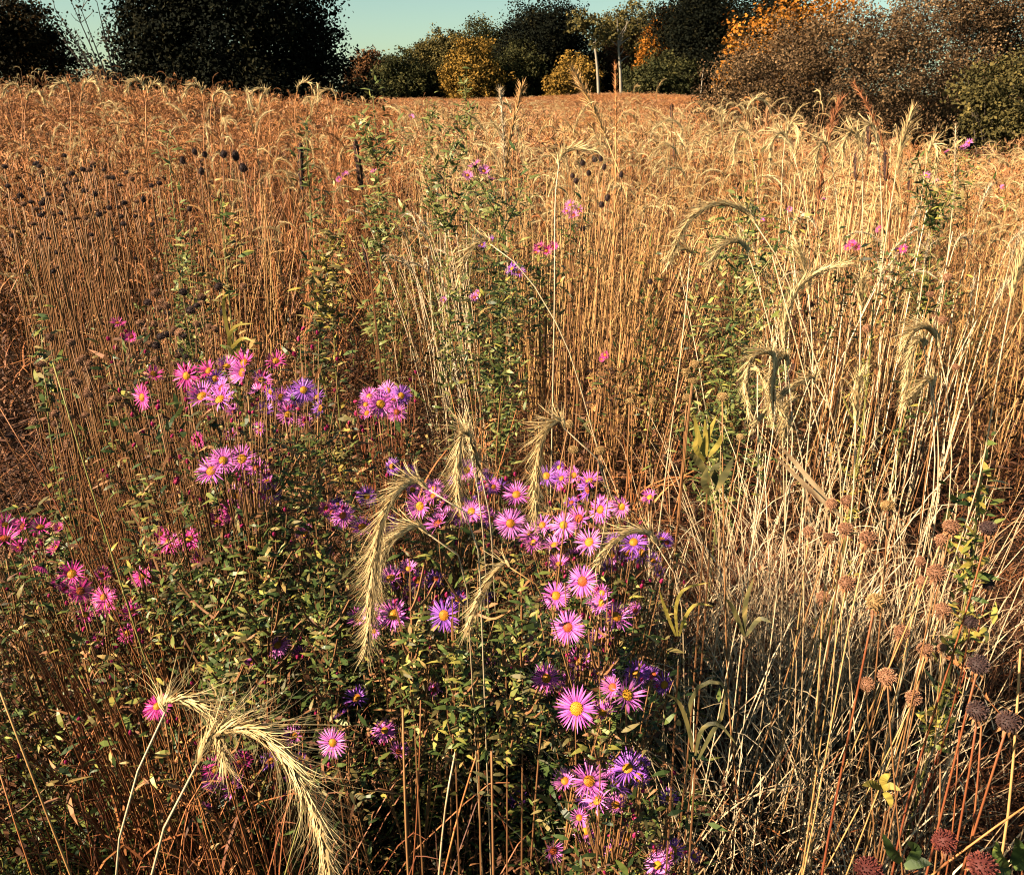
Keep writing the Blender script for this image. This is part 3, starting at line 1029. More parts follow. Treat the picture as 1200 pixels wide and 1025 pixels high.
def mid_field():
    P = wedge(3300, 9.0, 30.0, R(39))
    x, y = P[:, 0], P[:, 1]
    az = x / y
    # leave the ground under the shrubs thinner
    keep = ~((y > 15.5) & (az > .24))
    P, x, y, az = P[keep], x[keep], y[keep], az[keep]
    hn = noise2(x, y, .8, 2.2)
    kinds, scl = [], []
    for i in range(len(P)):
        r = rng.random()
        if az[i] < -.1:
            k = 'rye_orange' if r < .26 else 'rye_pink' if r < .34 else 'far_orange' if r < .72 else 'far_pink' if r < .76 else 'far_brown' if r < .84 else 'straw_orange' if r < .88 else 'brown_forb'
        else:
            k = 'rye_gold' if r < .18 else 'far_orange' if r < .36 else 'far_gold' if r < .50 else 'far_pink' if r < .64 else 'rye_pink' if r < .76 else 'far_brown' if r < .86 else 'rye_orange' if r < .92 else 'brown_forb'
        kinds.append(k)
        s = rng.uniform(.9, 1.4)
        scl.append((s, s, rng.uniform(.75, 1.15) * (.82 + .36 * hn[i])))
    n = len(P)
    scatter('tall_meadow_grass', 'rust orange tall grass with nodding heads across the open field', 'grass', np.stack([x, y, terrain(x, y)], 1), kinds, rng.uniform(0, 6.28, n), rng.normal(size=(n, 2)) * .06, np.array(scl))


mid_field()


def far_field():
    P = wedge(7500, 30.0, 120.0, R(35))
    x, y = P[:, 0], P[:, 1]
    kinds, scl = [], []
    for i in range(len(P)):
        r = rng.random()
        p_ = noise2(x[i], y[i], .13, .4)
        kinds.append('far_orange' if r < .40 + .6 * p_ else 'far_pink' if r < .93 else 'far_brown')
        s = rng.uniform(1.2, 2.4)
        scl.append((s, s, rng.uniform(.75, 1.05)))
    n = len(P)
    scatter('far_meadow_grass', 'smooth orange grass slope running up to the far wood', 'grass', np.stack([x, y, terrain(x, y)], 1), kinds, rng.uniform(0, 6.28, n), rng.normal(size=(n, 2)) * .05, np.array(scl))


far_field()


# ---- low growth among and under the foreground plants
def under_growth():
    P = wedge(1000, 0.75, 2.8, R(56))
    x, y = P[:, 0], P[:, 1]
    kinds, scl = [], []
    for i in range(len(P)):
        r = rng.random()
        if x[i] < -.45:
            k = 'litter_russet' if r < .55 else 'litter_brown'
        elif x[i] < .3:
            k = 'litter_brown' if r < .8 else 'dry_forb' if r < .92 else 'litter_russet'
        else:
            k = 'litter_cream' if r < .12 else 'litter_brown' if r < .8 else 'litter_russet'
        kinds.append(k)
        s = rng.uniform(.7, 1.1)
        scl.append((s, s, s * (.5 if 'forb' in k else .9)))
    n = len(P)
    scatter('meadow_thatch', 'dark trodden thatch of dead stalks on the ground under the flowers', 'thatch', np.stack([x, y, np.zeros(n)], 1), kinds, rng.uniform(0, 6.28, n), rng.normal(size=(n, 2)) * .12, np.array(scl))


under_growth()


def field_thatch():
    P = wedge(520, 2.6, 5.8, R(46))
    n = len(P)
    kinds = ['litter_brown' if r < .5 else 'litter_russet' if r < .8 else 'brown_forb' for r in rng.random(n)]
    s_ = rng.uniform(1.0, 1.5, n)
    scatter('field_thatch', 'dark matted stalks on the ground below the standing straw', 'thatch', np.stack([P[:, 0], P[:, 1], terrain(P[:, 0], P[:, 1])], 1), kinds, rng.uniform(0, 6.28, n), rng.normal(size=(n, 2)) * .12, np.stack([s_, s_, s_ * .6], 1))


field_thatch()


def thicket_growth():
    """leafy aster side growth between the flowers"""
    kinds, scl, pts = [], [], []
    for i in range(300):
        y = rng.uniform(1.0, 1.85)
        x = rng.uniform(-.72 * y, .20 * y)
        h = .46 + .46 * float(sstep(1.0, 1.75, y)) * (1 if x < -.1 * y else .75)
        r = rng.random()
        k = 'green_forb' if r < .5 else 'olive_forb' if r < .82 else 'dry_forb' if r < .9 else 'brown_forb'
        if -.28 < x / y < .03 and y < 1.5:
            if rng.random() < .8:
                continue
            h *= .8
        if y < 1.35 and x < -.12 * y and rng.random() < .75:
            continue
        kinds.append(k)
        pts.append((x, y, 0))
        s = rng.uniform(.7, 1.0)
        scl.append((s, s, h * rng.uniform(.8, 1.12)))
    n = len(pts)
    scatter('leafy_undergrowth', 'leafy green and browning aster growth packed between the flowers', 'undergrowth', np.array(pts), kinds, rng.uniform(0, 6.28, n), rng.normal(size=(n, 2)) * .08, np.array(scl))


thicket_growth()


def side_growth():  # meadow out of view, thickened and raised on the left to shade the foreground
    kinds, scl, pts = [], [], []
    for i in range(420):
        x, y = rng.uniform(-3.2, 2.4), rng.uniform(-1.8, 1.7)
        if abs(x) < .80 + .12 * max(0, y) and y > -1.0:
            continue
        if x > 0 and y > .3 and x < .95 + .2 * y:
            continue
        r = rng.random()
        kinds.append('straw_orange' if r < .35 else 'brown_forb' if r < .6 else 'straw_russet' if r < .8 else 'olive_forb')
        pts.append((x, y, 0))
        s = rng.uniform(.9, 1.2)
        scl.append((s, s, rng.uniform(.95, 1.25) if x < 0 else rng.uniform(.7, 1.0)))
    n = len(pts)
    scatter('side_meadow_grass', 'rusty grass and brown forbs out of view, raised to shade the foreground', 'grass', np.array(pts), kinds, rng.uniform(0, 6.28, n), rng.normal(size=(n, 2)) * .1, np.array(scl))


side_growth()


def strand_mass(name, label, gen, n, m, sides=3):
    mb = MB()
    for i in range(n):
        gen(mb, i)
    o = link(name, mb.mesh(name, m), kind='stuff')
    o['label'] = label
    o['category'] = 'grass'
    return o


def lodged(mb, i):
    """pale straw leaning and crossing"""
    y = rng.uniform(1.15, 2.25)
    x = rng.uniform(.16, .62) * y + .02
    b = np.array([x, y, 0.0])
    r = rng.random()
    if r < .5:
        az, ln = rng.uniform(0, 6.28), abs(rng.normal()) * .4
    elif r < .66:
        az, ln = rng.normal(.3, .6), rng.uniform(.3, .9)
    else:
        az, ln = rng.normal(2.9, .6), rng.uniform(.35, 1.0)
    h = rng.uniform(.4, .92) * (.8 + .2 * float(sstep(1.2, 2.4, y)))
    st, hd = nod_path(b, az, h, ln, .06, ln + rng.uniform(0, 1.2), 6, 4, .012)
    v_ = rng.uniform(.2, 1)
    rad = rng.uniform(.0007, .0015)
    st[1:] += np.cumsum(rng.normal(size=(5, 3)) * .014, 0)
    hd += st[-1] - hd[0]
    mb.tube(crom(np.vstack([st, hd[1:]]), 8), np.linspace(rad * 1.3, rad * .4, 8), 3, np.linspace(max(0, v_ - .3), v_, 8), 0)
    if rng.random() < .5:
        k = rng.uniform(.2, .8)
        blade(mb, st[0] + (st[-1] - st[0]) * k, rng.uniform(0, 6.28), rng.uniform(.1, .32), rng.uniform(.002, .006), .4, rng.uniform(1.3, 2.9), 6, rng.random(), 0)


strand_mass('lodged_straw', 'pale cream straw leaning and crossing around the round seed heads', lodged, 760, M['cream'])


def fan(cx, cy, n, spread, az_mu, az_sd, lean, H, rad=.0018):
    def gen(mb, i):
        b = np.array([cx + rng.normal() * spread, cy + rng.normal() * spread, 0.0])
        az = rng.normal(az_mu, az_sd)
        ln = abs(rng.normal(lean, .1))
        st, hd = nod_path(b, az, rng.uniform(*H), ln, .12, ln + rng.uniform(.3, 2.0), 6, 6, .008)
        v_ = rng.uniform(.4, 1)
        mb.tube(crom(st, 7), np.linspace(rad * 1.25, rad * .7, 7), 3, np.linspace(max(0, v_ - .25), v_, 7), 0)
        if rng.random() < .45:
            rye_spike(mb, hd, .03, 14, 3, .0013, .6, 0, .004)
        if rng.random() < .5:
            blade(mb, st[2], rng.uniform(0, 6.28), rng.uniform(.12, .3), .005, .3, rng.uniform(1, 2.5), 6, rng.random(), 0)
    return gen


# fan shaped clumps of straw in the middle distance
for (px_, py_, n, az_mu, az_sd, lean, H, m_, lab) in [
        (735, 560, 80, .3, .7, .20, (.95, 1.3), 'gold', 'fan of golden straw leaning outward behind the lilac asters'),
        (655, 540, 55, 1.8, 1.6, .13, (1.0, 1.35), 'gold', 'upright golden straw clump standing behind the bristly ear over the asters'),
        (560, 560, 45, 2.6, .7, .26, (.95, 1.25), 'cream', 'loose straw clump bending over the dark violet background flowers'),
        (975, 420, 70, 1.5, 1.8, .12, (1.1, 1.45), 'gold', 'tall golden rye clump rising in front of the wide brown shrub'),
        (1040, 640, 30, .5, 1.8, .20, (.95, 1.3), 'cream', 'cream straw clump carrying bristly ears above the lodged straw'),
        (925, 640, 28, 1.4, 2.0, .22, (.9, 1.2), 'cream', 'cream straw clump below the tangle of bristly ears'),
        (1150, 600, 22, 1.0, 1.2, .15, (1.0, 1.35), 'gold', 'golden straw clump next to the dark gap behind seed heads'),
        (280, 420, 50, 1.5, 1.8, .12, (1.0, 1.3), 'gold', 'golden straw clump behind the curled yellow blades')]:
    p = pix_ground(px_, py_, 0)
    if p[1] > 4:
        p = p * 4 / p[1]
    strand_mass('straw_clump', lab, fan(p[0], p[1], n, .13, az_mu, az_sd, lean, H), int(n * .8), M[m_])


def leanleft(mb, i):
    y = rng.uniform(1.0, 1.9)
    x = rng.uniform(-.62, -.40) * y
    b = np.array([x + .1, y, 0.0])
    st, hd = nod_path(b, rng.normal(2.7, .5), rng.uniform(.5, .88), rng.uniform(.15, .55), .06, 1.0, 6, 4, .012)
    v_ = rng.uniform(.1, 1)
    rad = rng.uniform(.001, .0019)
    mb.tube(crom(np.vstack([st, hd[1:]]), 8), np.linspace(rad * 1.3, rad * .4, 8), 3, np.linspace(max(0, v_ - .3), v_, 8), 0)
    if rng.random() < .4:
        blade(mb, st[3], rng.uniform(0, 6.28), rng.uniform(.12, .3), .006, .4, rng.uniform(1.3, 2.9), 6, rng.random(), 0)


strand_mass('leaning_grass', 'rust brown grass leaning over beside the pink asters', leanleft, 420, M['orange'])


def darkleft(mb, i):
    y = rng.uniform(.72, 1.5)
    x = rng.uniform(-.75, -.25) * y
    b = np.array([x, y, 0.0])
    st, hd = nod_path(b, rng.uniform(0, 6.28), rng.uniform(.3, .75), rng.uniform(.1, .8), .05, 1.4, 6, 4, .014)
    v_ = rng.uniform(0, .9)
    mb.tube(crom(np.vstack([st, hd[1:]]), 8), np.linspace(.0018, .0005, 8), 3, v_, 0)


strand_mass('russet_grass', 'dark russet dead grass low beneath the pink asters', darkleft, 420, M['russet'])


# ------------------------------------------------------------------ flowers
def petal_mesh(m, n=42, open_=1.0, seed=0):
    """ray petals of one aster, unit outer radius, facing +Z; open_ 1 flat .. 0 closed brush"""
    mb = MB()
    rs = np.random.default_rng(seed)
    for i in range(n):
        a = (i + rs.uniform(-.35, .35)) / n * 6.283
        if rs.random() < (.02 if seed % 3 else .10):
            continue
        lay = i % 2
        el = (1 - open_) * 1.25 + (.10 if lay else .02) + rs.normal() * (.07 + .22 * (1 - open_))
        L_ = rs.uniform(.62, .78) * (1 if open_ > .6 else .95)
        hz = np.array([math.cos(a), math.sin(a), 0])
        side = np.array([-math.sin(a), math.cos(a), 0]) + np.array([0, 0, rs.normal() * .35])
        p = [hz * .24 + [0, 0, -.03]]
        th = el
        for k in range(3):
            th -= rs.normal(.07, .08 if seed % 2 else .17)
            p.append(p[-1] + (hz * math.cos(th) + np.array([0, 0, math.sin(th)])) * L_ / 3)
        w_ = rs.uniform(.026, .040)
        v_ = np.clip(rs.normal(.55, .16), 0, 1)
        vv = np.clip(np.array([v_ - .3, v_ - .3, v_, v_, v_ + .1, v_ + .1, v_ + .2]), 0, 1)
        mb.ribbon(p, np.array([.6, 1, .95, 0]) * w_, side, vv)
    return mb.mesh('petals', M[m])


def disc_mesh(m, seed=0):
    """domed eye of tiny florets"""
    mb = MB()
    rs = np.random.default_rng(seed)
    # dome
    rings, seg = 4, 14
    vs_, fs = [(0, 0, .10)], []
    for r in range(1, rings + 1):
        t = r / rings
        for s in range(seg):
            a = s / seg * 6.283
            vs_.append((math.cos(a) * .25 * t, math.sin(a) * .25 * t, .10 * (1 - t * t) - .02))
    for s in range(seg):
        fs.append((0, 1 + s, 1 + (s + 1) % seg))
    for r in range(rings - 1):
        for s in range(seg):
            a, b = 1 + r * seg + s, 1 + r * seg + (s + 1) % seg
            fs.append((a, a + seg, b + seg, b))
    mb.add(vs_, fs, .35)
    for i in range(70):
        t = math.sqrt((i + .5) / 70)
        a = i * 2.39996
        c = np.array([math.cos(a) * .25 * t, math.sin(a) * .25 * t, .10 * (1 - t * t) - .02])
        n = nrm(np.array([c[0] * 1.6, c[1] * 1.6, .5]))
        h = .05 + .03 * t
        e1 = nrm(np.cross(n, [.3, .2, 1]))
        e2 = np.cross(n, e1)
        w_ = .016
        base = [c + e1 * w_, c + e2 * w_, c - e1 * w_, c - e2 * w_, c + n * h]
        v_ = np.clip(.85 - .45 * t + rs.normal() * .12, 0, 1)
        mb.add(base, [(0, 1, 4), (1, 2, 4), (2, 3, 4), (3, 0, 4)], [v_ * .6] * 4 + [v_])
    return mb.mesh('disc', M[m])


def calyx_mesh(mleaf='green'):
    """green cup of bracts under the head"""
    mb = MB()
    k = 22
    a = np.arange(k) * 2.4
    lay = np.arange(k) / k
    b = np.stack([np.cos(a) * .16, np.sin(a) * .16, -.30 + lay * .2], 1)
    d = nrm(np.stack([np.cos(a), np.sin(a), .9 + .0 * a], 1))
    mb.leaves(b, d, np.stack([np.cos(a), np.sin(a), -.6 + 0 * a], 1), .24, .075, rng.random(k) * .7, .35)
    mb.tube([(0, 0, -.40), (0, 0, -.28), (0, 0, -.12), (0, 0, -.03)], [.03, .12, .2, .2], 8, .4)
    return mb.mesh('calyx', M[mleaf])


PET = {}
for m_ in ('pink', 'lilac', 'violet'):
    PET[m_, 'o'] = [petal_mesh(m_, 40 + 4 * (i % 3), [.97, .9, 1.06, .93, .82, 1.1, .88, .95][i], 10 + i) for i in range(8)]
    PET[m_, 'h'] = [petal_mesh(m_, 34, [.55, .4, .65, .5][i], 30 + i) for i in range(4)]
DISC = [disc_mesh('disc', 1), disc_mesh('disc', 2), disc_mesh('discred', 3)]
CALYX = calyx_mesh()


def bud_mesh(seed):
    mb = MB()
    rs = np.random.default_rng(seed)
    k = 30
    a = np.arange(k) * 2.4
    t = np.arange(k) / k
    b = np.stack([np.cos(a) * .30 * (1 - t * .5), np.sin(a) * .30 * (1 - t * .5), -.3 + t * .35], 1)
    d = nrm(np.stack([np.cos(a) * (.5 - t * .6), np.sin(a) * (.5 - t * .6), 1 + 0 * a], 1))
    mb.leaves(b, d, np.stack([np.cos(a), np.sin(a), 0 * a], 1), .62, .26, np.clip(t + rs.normal(size=k) * .15, 0, 1), .1)
    mb.tube([(0, 0, -.55), (0, 0, -.35), (0, 0, 0), (0, 0, .3)], [.05, .3, .42, .18], 8, .25)
    return mb.mesh('bud', M['bud'])


BUDS = [bud_mesh(i) for i in range(3)]


def face_q(n, spin):
    q = Vector(n).to_track_quat('Z', 'Y')
    return q @ Quaternion((0, 0, 1), spin)


LEAFV = []
for i in range(5):
    for m_ in ('green', 'olive'):
        mb = MB()
        # unit leaf, length 1 along +Y
        n = 6
        ts = np.linspace(0, 1, n)
        cur = [.05, .2, -.1, .3, .12][i]
        p = np.stack([.05 * np.sin(ts * 3 + i), ts, .12 * ts - cur * ts * ts], 1)
        wv = np.array([.12, .75, 1, .85, .5, 0]) * .11
        L_ = p[:-1] + np.stack([-wv, 0 * wv, wv * .4], 1)[:-1]
        R_ = p[:-1] + np.stack([wv, 0 * wv, wv * .4], 1)[:-1]
        v = np.vstack([L_, p[:-1], R_, p[-1:]])
        q = n - 1
        fs = []
        for j in range(q - 1):
            fs += [(j, q + j, q + j + 1, j + 1), (q + j, 2 * q + j, 2 * q + j + 1, q + j + 1)]
        fs += [(q - 1, 2 * q - 1, 3 * q), (2 * q - 1, 3 * q - 1, 3 * q)]
        mb.add(v, fs, np.clip(.55 + .1 * rng.normal(size=len(v)), 0, 1))
        LEAFV.append(mb.mesh('leaf', M[m_]))

NUM = {'flower': 0}


ASTERS, HEADS = [], []


def plan_aster(label, flowers, buds=(), nleaf=0, fol=0, size=.043, depth=None, **k):
    """where the heads of one plant sit: depth from their usual size"""
    W = []
    for f in flowers:
        px_, py_, dm, c_, s_ = f[:5]
        real = size * (1.0 if s_ == 'o' else .92)
        d = depth or real * FPX / max(dm, 14) * (1 if dm >= 24 else .55 + .45 * dm / 24)
        W.append([px_, py_, dm, c_, s_, d])
    if depth is None:
        md = float(np.median([q[5] for q in W if q[2] >= 24] or [q[5] for q in W]))
        for q in W:                                  # heads of one plant sit close together
            q[5] = md + np.clip(q[5] - md, -.10, .10)
    else:
        md = depth
    if depth is None:                                # small buds and faded heads crowd round the open ones
        base_ = list(W)
        buds = list(buds)
        for q in base_:
            for _ in range(3):
                buds.append((q[0] + rng.normal() * 22, q[1] + rng.normal() * 16 + 8, rng.uniform(6, 9.5)))
            for _ in range(2):
                if rng.random() < .6 and q[2] > 20:
                    W.append([q[0] + rng.choice([-1, 1]) * rng.uniform(15, 40), q[1] + rng.uniform(-14, 26), q[2] * rng.uniform(.5, .85), q[3], 'h', q[5] + .03])
    for q in W:
        HEADS.append((q[0], q[1], q[2] * .64, q[5]))
    for b in buds:
        HEADS.append((b[0], b[1], b[2] * .55, md + .05))
    return W, md, buds


def aster(*a, **k):
    ASTERS.append((a, k))


def clear_of_heads(P):
    """False for leaf points that would hang right in front of a flower"""
    r = np.asarray(P) - CAM
    dz = r @ C_F
    px_ = 600 + FPX * (r @ C_R) / dz
    py_ = 512.5 - FPX * (r @ C_U) / dz
    ok = np.ones(len(r), bool)
    for hx, hy, hr, hd in HEADS:
        ok &= ~(((px_ - hx) ** 2 + (py_ - hy) ** 2 < hr * hr) & (dz < hd + .012))
    return ok


def build_aster(W, md, buds_, label, flowers, buds=(), nleaf=34, fol=240, lean=(0, 0), leafcol=('green', 'olive', 'dryleaf'), stemmat='stembrown', group='asters in bloom', size=.043, nst=None, depth=None, dryness=.3, name='aster'):
    """one aster plant: branching stems from one root, leaves, flower heads and buds.
    flowers: (px, py, diameter px, colour, state)"""
    buds = buds_
    H3 = [pix(q[0], q[1], q[5]) for q in W]
    B3 = [pix(b[0], b[1], md + rng.uniform(-.06, .06)) for b in buds]
    allp = np.array(H3 + B3)
    cen = allp.mean(0)
    root = np.array([cen[0] + lean[0], cen[1] + lean[1] + .04, 0])
    root[2] = float(terrain(root[0], root[1]))
    t = thing(name, root, label, 'flower', group)
    rt = root
    # main stems: cluster heads by nearness
    n_st = nst or max(1, min(5, len(allp) // 5 + 1))
    idx = np.argsort(allp[:, 0])
    groups = np.array_split(idx, n_st)
    stems = []
    for g in groups:
        c = allp[g].mean(0)
        top = c * .9 + cen * .1
        top[2] = allp[g][:, 2].max() - .05
        b = rt + np.array([rng.normal() * .03, rng.normal() * .03, -.01])
        mid = b * .5 + top * .5 + rng.normal(size=3) * .02
        p = crom([b, mid, top], 12)
        mb = MB()
        mb.tube(p - rt, np.linspace(.0032, .0014, 12), 5, np.linspace(.35, .75, 12))
        for j in g:
            e = allp[j]
            k = 6 + rng.integers(0, 4)
            s = p[k]
            if s[2] > e[2] - .02:
                k = max(2, int(np.searchsorted(p[:, 2], e[2] - .06)) - 1)
                s = p[k]
            m_ = s * .45 + e * .55 + np.array([0, 0, -.02])
            br = crom([s, m_, e + np.array([0, .006, -.012])], 6)
            mb.tube(br - rt, np.linspace(.0014, .0008, 6), 4, .6)
            stems.append(br)
        link('stem', mb.mesh('stem', M[stemmat], True), t)
        stems.append(p)
    # foliage mass
    allst = np.vstack([crom(s, 14) for s in stems])
    wt = np.clip((allst[:, 2] / cen[2] - .74) / .2, .015, 1)
    mb = MB()
    nf = int(fol * 2.1)
    ii = rng.choice(len(allst), nf, p=wt / wt.sum())
    base = allst[ii] + rng.normal(size=(nf, 3)) * np.array([.034, .034, .025])
    vis = clear_of_heads(base)
    base = base[vis]
    nf = len(base)
    zf = base[:, 2] / cen[2]
    d = nrm(np.stack([rng.normal(size=nf), rng.normal(size=nf), rng.uniform(-.2, .9, nf)], 1))
    L_ = np.clip(.018 * np.exp(rng.normal(size=nf) * .38), .008, .040)
    dry = rng.random(nf) < np.clip(dryness * .7 + .7 * (1 - zf), 0, .97)
    up = nrm(np.array([0, -.3, 1.0]) + rng.normal(size=(nf, 3)) * .5)
    for mi, sel in ((0, ~dry & (np.arange(nf) % 3 > 0)), (1, ~dry & (np.arange(nf) % 3 == 0)), (2, dry)):
        mb.leaves(base[sel] - rt, d[sel], up[sel], L_[sel], L_[sel] * (.27 if mi < 2 else .22), rng.random(sel.sum()), rng.uniform(-.1, .5, sel.sum()) if mi < 2 else rng.uniform(.5, 1.6, sel.sum()), mi)
    o = link('foliage', mb.mesh('foliage', [M[leafcol[0]], M[leafcol[1]], M[leafcol[2]]]), t, kind='stuff')
    # the larger leaves, one by one
    for i in range(nleaf):
        b = allst[rng.integers(len(allst))]
        if b[2] < .6 * cen[2] or not clear_of_heads(b[None])[0]:
            continue
        a = rng.uniform(0, 6.28)
        lf = link('leaf', LEAFV[rng.integers(len(LEAFV))], t)
        l_ = rng.uniform(.02, .038)
        lf.matrix_basis = Matrix.Translation(Vector(b - rt)) @ Matrix.Rotation(a, 4, 'Z') @ Matrix.Rotation(rng.uniform(-.2, .9), 4, 'X') @ Matrix.Diagonal((l_ * 1.15, l_, l_, 1))
    # heads
    for (px_, py_, dm, c_, s_, dd), P in zip(W, H3):
        tc = nrm(CAM - P)
        if s_ == 'o':
            nv = nrm(tc * .75 + np.array(to_sun) * .42 + rng.normal(size=3) * .2)
        else:
            nv = nrm(tc * .45 + np.array(to_sun) * .3 + np.array([0, 0, .4]) + rng.normal(size=3) * .35)
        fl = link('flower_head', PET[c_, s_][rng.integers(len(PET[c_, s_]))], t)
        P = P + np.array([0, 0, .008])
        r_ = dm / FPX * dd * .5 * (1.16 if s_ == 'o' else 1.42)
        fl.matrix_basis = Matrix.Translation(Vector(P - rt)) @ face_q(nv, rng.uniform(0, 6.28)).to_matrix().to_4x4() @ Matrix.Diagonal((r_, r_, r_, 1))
        ds = link('disc', DISC[0 if rng.random() < .6 else 1 if rng.random() < .4 else 2], fl)
        sc_ = rng.uniform(.92, 1.12)
        ds.scale = (sc_, sc_, sc_)
        link('calyx', CALYX, fl)
        NUM['flower'] += 1
    for b, P in zip(buds, B3):
        o = link('bud', BUDS[rng.integers(3)], t)
        r_ = b[2] / FPX * md * .55
        nv = nrm(np.array([0, -.1, 1]) + rng.normal(size=3) * .35)
        o.matrix_basis = Matrix.Translation(Vector(P - rt)) @ face_q(nv, rng.uniform(0, 6.28)).to_matrix().to_4x4() @ Matrix.Diagonal((r_, r_, r_ * 1.2, 1))
    return t


def jb(cx, cy, n, rx, ry, s=(7, 11)):
    return [(cx + rng.uniform(-rx, rx), cy + rng.uniform(-ry, ry), rng.uniform(*s)) for _ in range(n)]


aster('tall pink aster whose two widest blooms sit above lilac half closed ones',
      [(219, 446, 33, 'pink', 'o'), (167, 471, 31, 'pink', 'o'), (237, 470, 32, 'lilac', 'h'), (258, 474, 34, 'lilac', 'h'), (286, 430, 28, 'pink', 'h'), (284, 442, 30, 'lilac', 'h'), (253, 449, 22, 'violet', 'h'), (301, 463, 20, 'lilac', 'h'), (233, 521, 20, 'pink', 'o'), (272, 514, 16, 'lilac', 'h')],
      [(185, 477, 11), (155, 486, 9), (179, 497, 9), (218, 468, 9), (219, 480, 10), (230, 458, 11), (245, 490, 9), (172, 449, 9), (140, 457, 8), (208, 436, 8), (305, 436, 8)] + jb(215, 525, 5, 18, 20))
aster('pink budded aster at the edge of the brown bergamot heads',
      [(139, 383, 16, 'pink', 'h'), (155, 399, 14, 'pink', 'h')], [(127, 397, 9), (143, 393, 9), (135, 408, 9), (132, 425, 9), (170, 412, 7), (148, 388, 7), (120, 552, 9), (127, 558, 8)], depth=1.75, fol=160, nleaf=20)
aster('dark violet aster growing beside the tall pink one',
      [(356, 462, 30, 'violet', 'o'), (346, 470, 26, 'violet', 'h'), (338, 490, 24, 'lilac', 'h'), (330, 470, 22, 'lilac', 'h'), (371, 470, 20, 'violet', 'h'), (303, 505, 14, 'lilac', 'h')],
      [(345, 415, 11), (350, 397, 9), (372, 390, 9), (366, 407, 10), (355, 385, 8), (395, 421, 8), (360, 490, 9), (318, 527, 8), (325, 505, 8), (340, 520, 8)])
aster('aster with stacked lilac and hot pink blooms and one violet star',
      [(262, 545, 34, 'lilac', 'o'), (248, 557, 32, 'lilac', 'h'), (284, 543, 30, 'lilac', 'h'), (305, 554, 22, 'lilac', 'h'), (277, 586, 30, 'lilac', 'o'), (271, 604, 30, 'pink', 'o'), (316, 582, 30, 'violet', 'o'), (290, 560, 20, 'violet', 'h')],
      [(207, 563, 16), (207, 577, 9), (222, 577, 9), (283, 616, 9), (265, 628, 9), (300, 622, 8), (235, 585, 8), (321, 626, 8), (290, 640, 8)], fol=380)
aster('small pink aster with one round bloom above leafy green shoots',
      [(222, 636, 30, 'pink', 'o'), (200, 642, 24, 'pink', 'h'), (167, 680, 27, 'pink', 'o'), (182, 664, 14, 'pink', 'h')],
      [(192, 680, 9), (196, 693, 8), (237, 657, 9), (248, 630, 9), (303, 680, 8), (215, 700, 7)], fol=340)
aster('clustered hot pink aster of five blooms over shaded russet grass',
      [(85, 677, 28, 'pink', 'h'), (95, 697, 30, 'pink', 'o'), (122, 704, 30, 'pink', 'o'), (120, 678, 20, 'pink', 'h'), (78, 694, 20, 'pink', 'h'), (150, 746, 24, 'pink', 'o')],
      [(98, 737, 9), (137, 757, 10), (167, 752, 9), (163, 738, 8), (130, 793, 9), (103, 810, 9), (120, 800, 7)], fol=150, nleaf=20)
aster('hot pink aster leaning into the rust brown grass',
      [(6, 636, 34, 'pink', 'h'), (8, 620, 26, 'pink', 'h'), (27, 621, 20, 'pink', 'h'), (48, 622, 24, 'pink', 'h'), (-14, 630, 30, 'pink', 'o')],
      [(25, 643, 9), (24, 673, 8), (44, 640, 8)], fol=180)
aster('low pink aster bloom touching the tip of the great bristly ear',
      [(185, 832, 33, 'pink', 'o')], [(103, 752, 8), (131, 776, 9), (197, 845, 9), (92, 842, 9), (22, 885, 9), (225, 800, 8), (77, 893, 8)], fol=90, nleaf=12, nst=2)
aster('magenta aster with a round bloom under the great bristly ear',
      [(253, 906, 31, 'pink', 'o'), (274, 928, 28, 'lilac', 'h'), (318, 895, 22, 'violet', 'h'), (345, 866, 24, 'lilac', 'h'), (341, 916, 16, 'lilac', 'h')],
      [(300, 862, 8), (230, 870, 8), (330, 935, 8)], fol=120, nleaf=14)
aster('single lilac aster bloom next to the curved end of the bristly ear',
      [(390, 875, 35, 'lilac', 'o'), (418, 822, 27, 'violet', 'h')], [(310, 800, 8), (370, 835, 8), (395, 790, 8)], fol=110, nleaf=12)
aster('aster of lilac and pink stars between the violet star and pale ear',
      [(402, 609, 31, 'lilac', 'o'), (382, 600, 20, 'pink', 'o'), (358, 630, 22, 'lilac', 'h'), (326, 760, 29, 'lilac', 'o')],
      [(352, 735, 9), (352, 748, 9), (345, 690, 7), (371, 650, 8)], fol=360)
aster('bunch of five lilac asters on a red stem above the thicket',
      [(446, 478, 33, 'lilac', 'o'), (433, 469, 24, 'lilac', 'o'), (454, 462, 25, 'lilac', 'o'), (470, 468, 26, 'violet', 'o'), (465, 487, 25, 'lilac', 'o'), (430, 488, 18, 'lilac', 'h')], [(424, 500, 8), (437, 515, 8)], fol=170, nleaf=14, stemmat='stemred')
aster('lilac aster spray with many half turned stars behind the pale ears',
      [(459, 551, 22, 'violet', 'o'), (430, 586, 26, 'violet', 'o'), (453, 617, 28, 'lilac', 'o'), (508, 577, 26, 'lilac', 'o'), (492, 598, 30, 'lilac', 'h'), (513, 618, 30, 'lilac', 'h'), (552, 604, 30, 'lilac', 'o'), (598, 618, 36, 'lilac', 'o'), (547, 555, 27, 'lilac', 'o'), (572, 571, 25, 'violet', 'h'), (605, 584, 27, 'lilac', 'h'), (585, 575, 22, 'violet', 'h')],
      jb(540, 590, 9, 80, 35), fol=520, nleaf=50)
